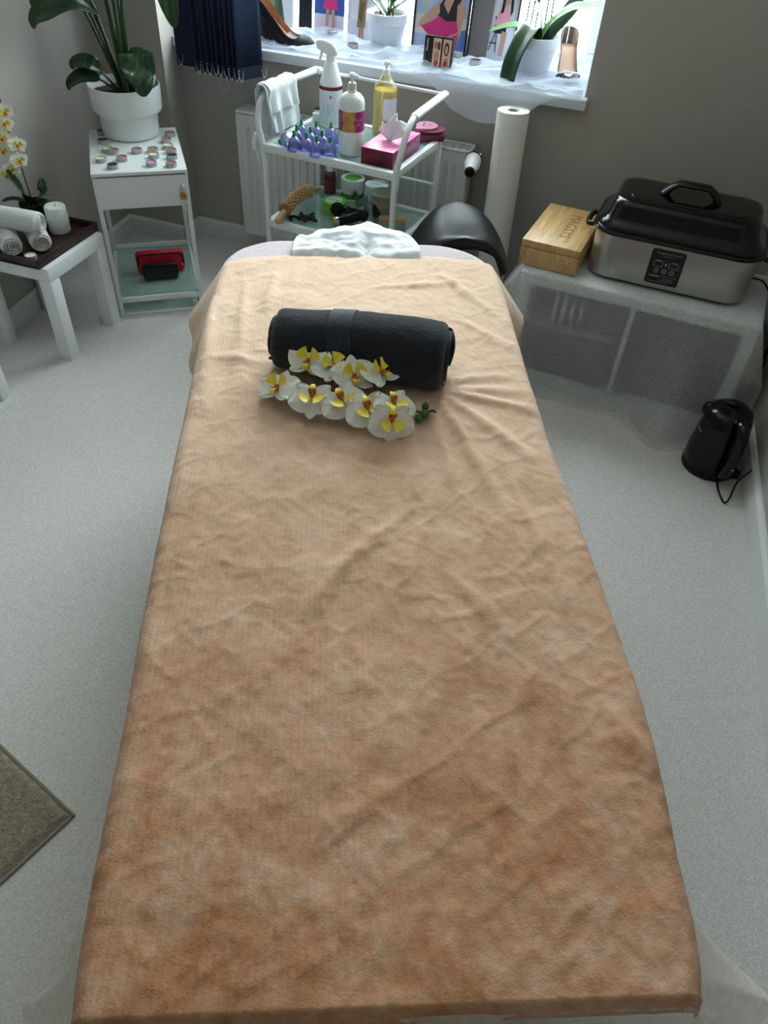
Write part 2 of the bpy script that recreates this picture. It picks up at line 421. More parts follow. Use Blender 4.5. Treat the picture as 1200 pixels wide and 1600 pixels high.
WR = [(0, .350), (.03, .360), (.08, .368), (.155, .374), (.25, .386), (.4, .395), (.6, .392), (.78, .387), (.99, .380), (1.22, .380), (1.53, .386), (1.8, .385)]
CREASES = [(0.171, 1.188, 0.336, 1.218, 4), (0.181, 1.151, 0.374, 1.073, 7), (0.179, 1.127, 0.325, 0.924, 7), (0.161, 1.103, 0.249, 0.776, 7), (0.133, 1.091, 0.167, 0.792, 5), (0.087, 1.023, 0.089, 0.791, 5), (0.045, 1.001, 0.051, 0.881, 4),
 (-0.381, 1.538, -0.341, 1.08, 5), (-0.303, 1.644, -0.283, 1.175, 5), (-0.229, 1.684, -0.239, 1.45, 6), (-0.163, 1.764, -0.189, 1.547, 4), (-0.028, 0.678, -0.111, 0.539, 5), (0.07, 0.774, -0.071, 0.619, 4), (0.273, 0.847, 0.32, 0.511, 5), (0.123, 0.619, 0.211, 0.486, 4),
 (-0.128, 1.131, -0.169, 0.842, 4), (-0.35, 1.274, -0.226, 1.252, 4), (-0.003, 0.239, -0.102, 0.175, 3), (0.326, 0.369, 0.363, 0.268, 5), (.22, 1.70, .33, 1.50, 5), (.25, 1.45, .36, 1.33, 4), (.05, 1.62, .28, 1.66, 4), (-.3, .95, -.33, .6, 4), (.16, .9, .02, .55, 3), (.2, 1.16, .36, 1.15, 5)]
def wrinkle(v, u):
    z = 0
    for (v0, u0, v1, u1, A) in CREASES:
        dx, dy = v1-v0, u1-u0; l2 = dx*dx+dy*dy
        t = ((v-v0)*dx+(u-u0)*dy)/l2; tt = min(1, max(0, t))
        d = math.hypot(v-v0-dx*tt, u-u0-dy*tt) + .004*nz(v*14, u*14, 3)
        w = .010+.010*tt
        z += A*.0013*math.exp(-(d/w)**2)*(1-.6*abs(2*tt-1)**2)
    # slanting soft ripples and fine crumple
    a, b = v*.8+u*.6, -v*.6+u*.8
    r = nz(a*5, b*11, 1); z += .0016*max(0, 1-abs(r)*3)**2
    r = nz(a*16+5, b*9, 7); z += .0010*max(0, 1-abs(r)*4)**2
    z += .0030*nz(v*7, u*7, 12, 2) + .0010*nz(v*22, u*22, 2) + .0005*nz(v*60, u*60, 4)
    return z
def drape(s, d_in, d_out, u):
    """side profile of the hanging cloth: s arclength from the centre -> (v, drop)"""
    r = .028
    a = abs(s); e = d_in
    if a < e-r: return a, 0.0
    q = a-(e-r); tm = PI/2-math.atan(d_out)
    if q < r*tm:
        th = q/r; return e-r+r*math.sin(th), r*(1-math.cos(th))
    q -= r*tm
    return e-r+r*math.sin(tm)+q*math.cos(tm), r*(1-math.cos(tm))+q*math.sin(tm)
def blanket():
    bm = B()
    top = ZT+.012
    hang = .15
    def head(v): return interp(v, [(-.6, 1.72), (-.47, 1.735), (-.375, 1.745), (-.31, 1.776), (-.164, 1.80), (.07, 1.818), (.253, 1.809), (.332, 1.790), (.394, 1.765), (.6, 1.74)])
    def fn(s_, t_):
        s = (s_-.5)*2*(.385+hang)
        lim = head(s)
        t = -.03 + t_*(lim+.03)
        u = t; dzf = 0
        if t < -.004:
            q = -.004-t; dzf = .9*q; u = -.004-.35*q
        L_ = s < 0
        e = interp(u, WL if L_ else WR)
        if L_: g = .10 + .62*sm(1.25, 1.72, u) + .02*math.sin(u*23)
        else: g = .08 + .70*sm(1.50, 1.75, u) + .05*math.sin(u*19)
        hl = min(1, .12+2.5*max(0, u))   # short at the foot
        if abs(s) > e: ss = math.copysign(e+(abs(s)-e)*(hl), s)
        else: ss = s
        v, dz = drape(ss, e, g, u)
        w = wrinkle(math.copysign(v, s), u)*(1 if dz < .03 else .6)
        v += .005*min(1, max(0, dz-.03)/.1)*math.sin(u*31)
        edge = sm(0, .03, lim-t)
        # pressed down under the rolled towel
        pr = math.exp(-((u-1.235+.16*v*(1 if not L_ else -1))/.06)**2)*(1 if v < .2 else 0)*.6
        z = top + w*(1-pr) - dz - dzf - .003*(1-edge)
        return Vector((math.copysign(v, s), u, z))
    grid(bm, fn, 300, 420)
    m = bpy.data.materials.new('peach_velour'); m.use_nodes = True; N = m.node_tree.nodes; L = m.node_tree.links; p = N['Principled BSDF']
    p.inputs['Roughness'].default_value = .95; p.inputs['Sheen Weight'].default_value = .15; p.inputs['Specular IOR Level'].default_value = .1
    tc = N.new('ShaderNodeTexCoord')
    def noise_(sc, det, rough=.5, dist=0):
        n = N.new('ShaderNodeTexNoise'); n.inputs['Scale'].default_value = sc; n.inputs['Detail'].default_value = det; n.inputs['Roughness'].default_value = rough; n.inputs['Distortion'].default_value = dist
        L.new(tc.outputs['Object'], n.inputs['Vector']); return n
    n1 = noise_(9, 6, .6, .4); n3 = noise_(38, 6, .7, .3)
    add = N.new('ShaderNodeMixRGB'); add.inputs[0].default_value = .42; L.new(n1.outputs['Fac'], add.inputs[1]); L.new(n3.outputs['Fac'], add.inputs[2])
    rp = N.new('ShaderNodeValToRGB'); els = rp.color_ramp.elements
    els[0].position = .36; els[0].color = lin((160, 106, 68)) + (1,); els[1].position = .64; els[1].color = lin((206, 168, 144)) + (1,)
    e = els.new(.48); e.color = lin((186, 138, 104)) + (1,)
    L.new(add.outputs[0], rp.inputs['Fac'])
    # light falloff painted in: paler, less mottled at the head, browner at the foot
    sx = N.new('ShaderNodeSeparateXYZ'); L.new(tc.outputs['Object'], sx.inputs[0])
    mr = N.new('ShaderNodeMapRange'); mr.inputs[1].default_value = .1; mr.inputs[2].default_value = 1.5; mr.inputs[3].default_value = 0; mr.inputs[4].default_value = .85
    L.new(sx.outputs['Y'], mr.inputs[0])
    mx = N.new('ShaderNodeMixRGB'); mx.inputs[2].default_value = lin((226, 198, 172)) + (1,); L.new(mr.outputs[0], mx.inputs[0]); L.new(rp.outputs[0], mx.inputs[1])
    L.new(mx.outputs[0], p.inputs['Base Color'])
    # corduroy-like ribs plus fine nap
    wv = N.new('ShaderNodeTexWave'); wv.wave_type = 'BANDS'; wv.bands_direction = 'X'; wv.inputs['Scale'].default_value = 34; wv.inputs['Distortion'].default_value = 1.2; wv.inputs['Detail'].default_value = 2; wv.inputs['Detail Scale'].default_value = 3
    L.new(tc.outputs['Object'], wv.inputs['Vector'])
    mk = N.new('ShaderNodeMapRange'); mk.inputs[1].default_value = .15; mk.inputs[2].default_value = -.1; mk.inputs[3].default_value = .04; mk.inputs[4].default_value = .22
    L.new(sx.outputs['X'], mk.inputs[0])
    mu = N.new('ShaderNodeMath'); mu.operation = 'MULTIPLY'; L.new(wv.outputs['Fac'], mu.inputs[0]); L.new(mk.outputs[0], mu.inputs[1])
    n4 = noise_(260, 4, .6)
    ad = N.new('ShaderNodeMath'); ad.operation = 'ADD'; L.new(mu.outputs[0], ad.inputs[0]); L.new(n4.outputs['Fac'], ad.inputs[1])
    bp = N.new('ShaderNodeBump'); bp.inputs['Strength'].default_value = .55; bp.inputs['Distance'].default_value = .0018
    L.new(ad.outputs[0], bp.inputs['Height']); L.new(bp.outputs['Normal'], p.inputs['Normal'])
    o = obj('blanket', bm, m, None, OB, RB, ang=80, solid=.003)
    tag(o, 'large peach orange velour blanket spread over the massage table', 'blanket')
blanket()
def sheer():
    bm = B(); top = ZT+.0035
    def fn(s_, t_):
        s = (s_-.5)*2*(.36+.23)
        t = -.30 + t_*(1.70+.30)
        u = t; dzf = 0
        if t < .0:
            q = -t; dzf = q if q > .02 else q*q/.04+.0*q; u = -.016-.04*q
            if q <= .02: u = -q*.8
        L_ = s < 0
        uu = max(u, -.01)
        e = interp(uu, WL if L_ else WR)-.006
        if L_: g = .05+.60*math.exp(-abs(uu-.06)/.085) + .05*math.sin(uu*23) + .6*sm(1.5, 1.7, uu)
        else: g = .10+.90*math.exp(-abs(uu-.02)/.10) + .16*math.exp(-((uu-.35)/.25)**2) + .04*math.sin(uu*19)
        if t < -.02: g *= max(0, 1-(-t)/.35)
        v, dz = drape(s, e, g, uu)
        if abs(s) > e+.02: v += .010*math.sin(uu*47+s*9)*min(1, dz/.12)
        if uu > 1.4: dz = dz*(1-.5*sm(1.4, 1.7, uu)); v = e + (v-e)*(1-.6*sm(1.4, 1.7, uu)) if v > e else v
        d = max(dz, dzf) if dz > 0 else dzf
        if dz > 0 and dzf > 0: d = (dz**4+dzf**4)**.25
        z = top - d
        fo = 0
        if dzf > .02: fo = .012*math.sin(s*22)*min(1, dzf/.15)
        return Vector((math.copysign(v, s), u-fo, z))
    grid(bm, fn, 170, 210)
    m = cloth_mat('sheer_nonwoven', (240, 236, 226), .55, 60, .78, transl=.4)
    o = obj('disposable_sheet', bm, m, None, OB, RB, ang=80)
    tag(o, 'sheer white disposable sheet showing past the blanket at the foot corners of the massage table', 'sheet')
sheer()
def pink():
    bm = B(); top = ZT+.002
    def outline(a):
        return None
    def fn(s_, t_):
        # towel over the head end, rounded at the corners and hanging down
        s = (s_-.5)*2
        t = t_*.52            # arclength towards the head
        u = 1.50 + t
        hw = .352
        w = wrinkle(s*.5+3, u*1.3)*.5
        v = s*(hw+.13); 
        # rounded rect distance
        r = .15; ex = max(abs(v)-(hw-r), 0); ey = max(u-(1.885-r), 0)
        d = math.hypot(ex, ey)-r
        if d <= 0: return Vector((v, u, top+.006+w*.5))
        k = math.hypot(ex, ey); nx_, ny_ = (ex/k, ey/k)
        rr = .03; q = d
        if q < rr*1.5: out, dz = rr*math.sin(q/rr), rr*(1-math.cos(q/rr))
        else: out, dz = rr+.06*(q-rr*1.5), rr*(1-math.cos(1.5))+(q-rr*1.5)
        cx = math.copysign(hw-r if ex > 0 else abs(v), v); cy = (1.885-r) if ey > 0 else u
        return Vector((cx+math.copysign(nx_*(r+out), v), cy+ny_*(r+out), top+.006-dz+w*.4))
    grid(bm, fn, 110, 70)
    tag(obj('terry_towel', bm, terry_p, None, OB, RB, ang=80, solid=.004), 'pale pink terry towel over the rounded head end of the massage table', 'towel')
    # white paper cover on the face cradle
    bm = B(); top = ZT+.014
    out = [(-.19, 1.66), (-.19, 1.83), (-.17, 1.90), (-.06, 1.975), (.03, 2.01), (.10, 1.975), (.155, 1.92), (.172, 1.83), (.172, 1.66)]
    def fn2(u, v):
        # u across, v along
        lo, hi = 1.66, 0
        x = -.19 + u*.362; lo = 1.77
        yt = interp(x, [(-.19, 1.84), (-.175, 1.895), (-.06, 1.972), (.03, 2.015), (.10, 1.972), (.155, 1.91), (.172, 1.84)])
        y = lo+(yt-lo)*v
        hump = .022*math.exp(-((y-1.90)/.05)**2)*math.exp(-((x+.0)/.12)**2)
        slit = -.02*math.exp(-(x-.02)**2/.0003)*sm(1.93, 1.80, y)
        z = top-.010+.018*sm(1.785, 1.815, y)+hump+slit+.006*nz(x*16, y*22, 5)+.004*(1-abs(nz(x*9+3, y*14, 9))*3) - .06*sm(.93, 1.0, v)*sm(1.88, 1.93, y)
        return Vector((x, y, z))
    grid(bm, fn2, 60, 60)
    tag(obj('face_rest_cover', bm, mat('white_paper_cloth', (228, 232, 236), .8, bump=(60, .3, .002), sss=.1), None, OB, RB, ang=80, solid=.002), 'crumpled white cover with a face slit on the head end of the massage table', 'cover')
pink()
def towel_roll():
    # axis from left to right in table space
    A = Vector((-.212, 1.262, 0)); Bv = Vector((.185, 1.187, 0)); ax = (Bv-A); Lr = ax.length-.028; ang = math.atan2(ax.y, ax.x)
    c = (A+Bv)/2
    Mt = T(*OB) @ RZ(RB) @ T(c.x, c.y, ZT+.018+.058) @ RZ(ang)
    t = thing('rolled_towel', 'rolled charcoal grey terry towel lying on the peach blanket', 'towel', M=Mt)
    bm = B()
    def rad_(x, a):
        r = .064 + .010*x/(Lr/2)*.6 + .003*nz(x*9, math.cos(a)*1.5, math.sin(a)*1.5) + .0025*math.sin(x*17+1.3)*math.cos(a-1)
        r += .004*sm(.0, .04, (a % (2*PI))-.6)*(1-sm(.0, 2.5, (a % (2*PI))-.9))  # outer flap step
        return r
    def fn(u, v):
        x = (u-.5)*Lr; a = 2*PI*v
        e = min(1, (Lr/2-abs(x))/.018); k = .80+.20*math.sqrt(max(0, 1-(1-e)**2))
        r = rad_(x, a)*k
        y, z = r*math.cos(a)*1.16, r*math.sin(a)
        if z < -.052: z = -.052-(z+.052)*.2
        sag = .006*math.cos(x*7)
        return Vector((x, y, z + sag*(.5+z*8)))
    V = grid(bm, fn, 110, 72)
    # spiral ends
    for sgn in (-1, 1):
        def sp(u, v):
            a = 2*PI*v; k = u
            r = rad_(sgn*(Lr/2-.001), a)*.80*(1-k)
            ph = (r/.0105 + v) % 1.0
            x = sgn*(Lr/2 - .016*max(0, math.sin(PI*ph))**.0 * (0) - .008*k + .010*(math.sin(2*PI*ph)))
            return Vector((x if k > 0.02 else sgn*Lr/2, r*math.cos(a)*1.16, max(r*math.sin(a), -.052)))
        grid(bm, sp, 44, 72)
    obj('towel_roll_body', bm, terry_d, t, ang=80, merge=.0005)
    # woven border band
    bm = B()
    def bf(u, v):
        x = -.058+u*.052 - .010*math.sin(2*PI*v); a = 2*PI*v
        r = rad_(x, a)+.0016+.0012*math.sin(u*PI*14); y, z = r*math.cos(a)*1.16, r*math.sin(a)
        if z < -.052: z = -.052-(z+.052)*.2
        return Vector((x, y, z+.006*math.cos(x*7)*(.5+z*8)))
    grid(bm, bf, 42, 72); obj('woven_band', bm, mat('charcoal_weave', (44, 49, 58), .8, bump=(700, .4, .001)), t, ang=80)
    # loose folded corner at the right end
    bm = B()
    def ff(u, v):
        a = -.9+u*1.9; r = .064+.004*math.sin(u*PI)
        x = Lr/2-.05+v*.062 + .006*math.sin(u*5)
        return Vector((x, r*math.cos(a)*1.16*(1-.12*v*v), max(-.055, r*math.sin(a)*(1-.12*v*v))))
    grid(bm, ff, 20, 12); obj('outer_fold', bm, terry_d, t, solid=.008, ang=80)
towel_roll()

# ------------------------------------------------------------------ orchid flowers
pet_w = mat('orchid_petal', (226, 224, 214), .6, var=(236, 236, 228), vscale=14, sss=.15, bump=(90, .15, .001))
lip_y = mat('orchid_lip_yellow', (232, 206, 30), .5, var=(240, 222, 80), vscale=120)
lip_r = mat('orchid_throat', (156, 62, 20), .5, var=(200, 120, 30), vscale=200)
def petal(bm, M, l, w, cup=.25, mi=0, tip=1.0):
    def fn(u, v):
        y = l*u; ww = w*math.sin(PI*min(1, u**.75*.97+.015))**.6*(1 if u < .98 else .8)
        x = (v-.5)*ww
        return M @ Vector((x, y, cup*l*(u*u-.35*u) - 1.3*cup*x*x/w*1.0 + .04*l*math.sin(v*9+u*4)*u))
    grid(bm, fn, 9, 8, mi)
def flower(parent, c, s, face, spin, name='flower'):
    """orchid bloom; face = direction it looks, spin about it"""
    q = Vector(face).to_track_quat('Z', 'Y').to_matrix().to_4x4()
    M = Matrix.Translation(c) @ q @ RZ(spin) @ Matrix.Diagonal((s, s, s, 1))
    bm = B()
    for a, l, w, z in ((0, .48, .34, -.03), (2.25, .46, .32, -.03), (-2.25, .46, .32, -.03)):
        petal(bm, M @ T(0, 0, z) @ RZ(a), l, w, .12)
    for a in (1.25, -1.25): petal(bm, M @ RZ(a), .52, .60, .10)
    f = obj(name, bm, pet_w, parent, ang=80)
    bm = B()
    ell(bm, (0, -.02, .05), (.05, .06, .06), M, 1, 10, 6)
    for sg in (-1, 1):
        def w_(u, v, sg=sg):
            a = sg*(.25+1.3*u); r = .05+.22*v
            return M @ Vector((math.sin(a)*r, math.cos(a)*r*.9-.02, .06+.17*v*(1-.4*u)))
        grid(bm, w_, 5, 5, 0)
    def tongue(u, v): return M @ Vector(((v-.5)*.13*(1+.8*math.sin(PI*u))*(1-.6*u), -.04-.24*u, .05+.16*u*(1-u)*2))
    grid(bm, tongue, 7, 5, 0, mfn=lambda u, v: 1 if u < .4 else 0)
    obj('lip', bm, [lip_y, lip_r], f, ang=80)
    return f
def spray():
    c = (0, 1.1); t = thing('orchid_spray', 'white artificial orchid spray with yellow centres lying against the charcoal rolled towel', 'flowers', OB, RB)
    FL = [(-0.187, 1.104), (-0.124, 1.158), (-0.115, 1.063), (-0.071, 1.145), (-0.054, 1.054), (-0.029, 1.118), (-0.003, 1.026), (0.027, 1.130), (0.050, 1.040), (0.044, 0.996)]
    zs = [.035, .066, .040, .062, .040, .058, .040, .060, .042, .034]
    fc = [(-.35, -.2, 1), (-.2, -.45, .9), (-.1, -.5, .8), (0, -.25, .9), (0, -.5, .8), (.1, -.5, .8), (.1, -.6, .7), (.3, -.2, .9), (.35, -.4, .8), (.2, -.9, .5)]
    sp_ = [.3, -.2, 2.9, .2, 3.3, -.3, 3.0, -.5, 2.5, 2.7]
    for (v, u), z, f, s_ in zip(FL, zs, fc, sp_): flower(t, (v, u-.004, ZT+.018+z), .098, f, s_ + .3)
    bm = B(); tube(bm, spline([(-.225, 1.128, ZT+.024), (-.18, 1.12, ZT+.035), (-.08, 1.10, ZT+.04), (.05, 1.07, ZT+.035), (.115, 1.055, ZT+.026), (.135, 1.058, ZT+.030), (.14, 1.045, ZT+.035)], 6), .0025, 6)
    obj('stem', bm, mat('flower_stem', (58, 84, 36), .5), t)
    for v, u, r in ((-.222, 1.132, .008), (.118, 1.045, .010), (.105, 1.03, .009), (.122, 1.072, .008)):
        bm = B(); ell(bm, (v, u, ZT+.03), (r, r*1.2, r), u=12, v=8); obj('bud', bm, mat('green_bud', (62, 92, 44), .5), t)
spray()

# ------------------------------------------------------------------ small white side table with tray (left)
def lack():
    # local: front corner at origin, +x and +y along the two sides
    t = thing('side_table', 'small square white side table carrying the dark wood tray', 'table', (-1.7838, 1.8355, 0), 1.5981)
    a, h, l = .3155, .352, .048
    bm = B(); box(bm, 0, 0, h-.047, a, a, h, bev=.0015); obj('tabletop', bm, white_paint, t)
    for x in (0, a-l):
        for y in (0, a-l):
            bm = B(); box(bm, x, y, 0, x+l, y+l, h-.047, bev=.0012); obj('leg', bm, white_paint, t)
    return t
lack()
TZ = .352
def L2W(x, y): 
    c, s_ = math.cos(1.5981), math.sin(1.5981); return (-1.7838+c*x-s_*y, 1.8355+s_*x+c*y)
def tray():
    wood = mat('dark_tray_wood', (44, 30, 28), .4, var=(58, 40, 36), vscale=18, bump=(60, .2, .001))
    t = thing('serving_tray', 'dark brown wooden tray with raised rims on the small white side table', 'tray', (-1.7838, 1.8355, TZ), 1.5981)
    x0, y0, x1, y1, w, h = -.01, .022, .33, .31, .007, .030
    bm = B(); box(bm, x0, y0, 0, x1, y1, .007); obj('tray_base', bm, wood, t)
    for c in ((x0, y0, x1, y0+w), (x0, y1-w, x1, y1), (x0, y0+w, x0+w, y1-w), (x1-w, y0+w, x1, y1-w)):
        bm = B(); box(bm, c[0], c[1], 0, c[2], c[3], h, bev=.0015); obj('rim', bm, wood, t)
tray()
TT = TZ+.0075
def small_towel(name_label, A, Bp, r, z, seed):
    A = Vector((*A, z)); Bp = Vector((*Bp, z)); ax = Bp-A; L_ = ax.length
    M = Matrix.Translation((A+Bp)/2) @ RZ(math.atan2(ax.y, ax.x))
    t = thing('hand_towel', name_label, 'towel', group='white towels rolled on the tray', M=M)
    bm = B()
    def rr(x, a): return r*(1+.05*nz(x*20+seed, math.cos(a)*1.5, math.sin(a)*1.5)+.05*sm(0, .3, (a+seed) % (2*PI)) - .05*sm(0, 5, (a+seed) % (2*PI)))
    def fn(u, v):
        x = (u-.5)*L_; a = 2*PI*v; e = min(1, (L_/2-abs(x))/.012); k = .84+.16*math.sqrt(max(0, 1-(1-e)**2))
        return Vector((x, rr(x, a)*k*math.cos(a), max(-r*.93, rr(x, a)*k*math.sin(a))))
    grid(bm, fn, 40, 48)
    for sg in (-1, 1):
        def sp(u, v):
            a = 2*PI*v; q = rr(sg*L_/2, a)*.84*(1-u); ph = (q/.0075+v) % 1
            return Vector((sg*(L_/2 - .003*u + (.005*math.sin(2*PI*ph) if u > .04 else 0)), q*math.cos(a), max(-r*.93, q*math.sin(a))))
        grid(bm, sp, 34, 48)
    obj('towel_roll_body', bm, terry_w, t, ang=80, merge=.0003)
    bm = B()
    def hem(u, v):
        a = -seed+.05+u*.35; x = (v-.5)*L_*.96; q = r*1.065; return Vector((x, q*math.cos(a), q*math.sin(a)))
    grid(bm, hem, 6, 20); obj('hem', bm, terry_w, t, solid=.002)
small_towel('white rolled hand towel at lower left of the stack of three on the tray', (-2.055, 1.965), (-1.925, 1.858), .034, TT+.033, 4.2)
small_towel('white rolled hand towel at lower right of the stack, nearest the pillar candle', (-1.995, 2.035), (-1.862, 1.925), .034, TT+.033, 4.6)
small_towel('white rolled hand towel lying on top of the other two towels', (-2.05, 1.930), (-1.862, 1.945), .035, TT+.092, 3.4)
def candle():
    t = thing('pillar_candle', 'white textured pillar candle standing on the dark tray', 'candle', (-1.915, 2.085, TT))
    wax = mat('white_wax', (222, 224, 220), .55, bump=(70, .9, .006), sss=.25)
    bm = B(); lathe(bm, [(0, 0), (.033, 0), (.0355, .004), (.036, .04), (.0355, .088), (.033, .092), (.028, .0905), (0, .088)], 40)
    for v in bm.verts:
        if v.co.z > .003 and math.hypot(v.co.x, v.co.y) > .03: k = 1+.05*nz(v.co.x*60, v.co.y*60, v.co.z*30); v.co.x *= k; v.co.y *= k
    obj('wax_body', bm, wax, t, ang=80)
    bm = B(); tube(bm, [(0, 0, .087), (.001, 0, .094), (.004, .001, .099)], .0009, 6); obj('wick', bm, black_matte, t)
candle()
def potted_orchid_left():
    t = thing('potted_orchid', 'black potted white orchid on the tray beside the pillar candle', 'plant', (-2.035, 2.115, TT))
    bm = B(); lathe(bm, [(0, 0), (.036, 0), (.038, .003), (.048, .066), (.048, .070), (.045, .070), (.043, .060), (0, .060)], 36); obj('pot', bm, mat('black_pot', (10, 10, 11), .35), t)
    bm = B()
    for k in range(60):
        a = random.random()*6.28; r = .038*math.sqrt(random.random()); ell(bm, (r*math.cos(a), r*math.sin(a), .061), (.005, .004, .004), u=6, v=4)
    tag(obj('gravel', bm, mat('gravel', (88, 82, 72), .8, var=(40, 36, 32), vscale=60), t), kind='stuff')
    def leaf(pts, w, name='leaf', m_=leaf_d, droop=.25):
        P = spline(pts, 6); n = len(P)-1; bm = B()
        side = [((P[min(i+1, n)]-P[max(i-1, 0)]).cross(Vector((0, 0, 1)))).normalized() for i in range(n+1)]
        def fn(u, v):
            i = int(round(u*n)); ww = w*math.sin(PI*min(1, .08+.92*u))**.55*(1 if u < .99 else .3); x = (v-.5)*2
            return P[i] + side[i]*x*ww + Vector((0, 0, abs(x)*ww*droop))
        grid(bm, fn, n, 6); return obj(name, bm, m_, t, solid=.0015, ang=80)
    leaf([(0, 0, .062), (.0, -.02, .10), (-.02, -.035, .15), (-.035, -.04, .19)], .032)
    leaf([(0, 0, .062), (-.04, -.035, .085), (-.075, -.065, .082)], .018)
    leaf([(0, 0, .062), (.035, .02, .10), (.02, .05, .14)], .02)
    bm = B()
    for k in range(16):
        a = -.5+k*.14; l = .05+.04*random.random(); tube(bm, spline([(.01, .0, .062), (.01+l*.5*math.cos(a), l*.5*math.sin(a), .078), (.01+l*math.cos(a), l*math.sin(a), .074)], 4), [.0014]*8+[.0004], 4)
    obj('grass_tuft', bm, leaf_d, t)
    bm = B(); tube(bm, spline([(0, 0, .062), (-.03, .02, .2), (-.055, .03, .34), (-.04, .02, .42), (0, -.02, .40)], 8), .0025, 6); obj('stem', bm, mat('flower_stem', (58, 84, 36), .5), t)
    pts = [((-.030, .0, .325), (1, -.6, .3)), ((-.035, -.02, .285), (.6, -.9, .2)), ((.0, .0, .262), (1, -.7, .3)), ((-.055, -.01, .238), (.5, -1, .3)), ((-.005, -.005, .212), (1, -.6, .2)), ((-.060, -.02, .16), (.4, -1, .4)), ((-.03, -.02, .185), (.6, -.8, .4)), ((-.015, .0, .36), (.8, -.7, .3))]
    for k, (c, f) in enumerate(pts): flower(t, c, .062, f, (k*1.7) % .8-.4)
potted_orchid_left()

# tea lights
WAXC = {'dark': (28, 20, 22), 'rose': (164, 112, 102), 'cream': (222, 222, 180), 'pink': (206, 150, 190), 'ivory': (226, 220, 196), 'plum': (92, 56, 70), 'lilac': (170, 150, 196)}
def tealight(loc, col, label, group, r=.019):
    t = thing('tea_light', label, 'candle', loc, random.random()*6, group)
    bm = B(); lathe(bm, [(0, 0), (r*.96, 0), (r, .001), (r, .0145), (r*.96, .0145), (r*.95, .004)], 26)
    obj('cup', bm, glass_mat('clear_cup', (226, 230, 230), .12, .35) if 'clear_cup' not in MATS else MATS['clear_cup'], t, solid=.0006)
    bm = B(); lathe(bm, [(0, .0015), (r*.9, .0015), (r*.92, .0115), (r*.55, .0108), (0, .0112)], 26); obj('wax', bm, mat('wax_'+col, WAXC[col], .35, sss=.1), t, ang=80)
    bm = B(); tube(bm, [(0, 0, .011), (.001, 0, .0165)], .0007, 5); obj('wick', bm, mat('wick_white', (220, 215, 200), .8), t)
    return t
tealight((-1.868, 1.868, TT), 'ivory', 'ivory tea light in front of the rolled towels on the tray', 'tea lights')
HZ = .55
TL = [((-1.94, 2.441), 'dark', 'black tea light at the left edge of the drawer table, beside the pot'), ((-1.77, 2.626), 'rose', 'brown rose tea light at the far right corner of the drawer table top'),
 ((-1.744, 2.558), 'rose', 'brown tea light tilted against the cream one right of the white pot'), ((-1.705, 2.507), 'cream', 'cream tea light between two brown ones right of the white pot'),
 ((-1.778, 2.414), 'rose', 'rose brown tea light directly in front of the middle of the pot'), ((-1.732, 2.447), 'rose', 'rose brown tea light in front of the pot, touching a pale green one'),
 ((-1.670, 2.470), 'rose', 'brown tea light near the right edge, behind the black one'), ((-1.638, 2.424), 'dark', 'black tea light at the right edge of the drawer table'),
 ((-1.836, 2.28), 'cream', 'pale yellow tea light near the front left of the drawer table'), ((-1.78, 2.324), 'rose', 'orange brown tea light on the front half of the drawer table'),
 ((-1.698, 2.400), 'cream', 'pale green tea light in front of the rose brown one'), ((-1.766, 2.247), 'dark', 'black tea light nearest the front edge of the drawer table'),
 ((-1.664, 2.33), 'pink', 'pink lilac tea light near the front edge of the drawer table'), ((-1.600, 2.357), 'rose', 'marbled rose tea light at the front right corner of the drawer table'),
 ((-1.845, 2.368), 'rose', 'rose tea light leaning beside the clear glass cup left of centre'), ((-1.998, 2.520), 'dark', 'black tea light half hidden behind the left of the pot'), ((-1.875, 2.372), 'cream', 'clear pale tea light behind the rose one, left of the pot front')]
for (x, y), c, l in TL: tealight((x, y, HZ), c, l, 'tea lights on the drawer table')

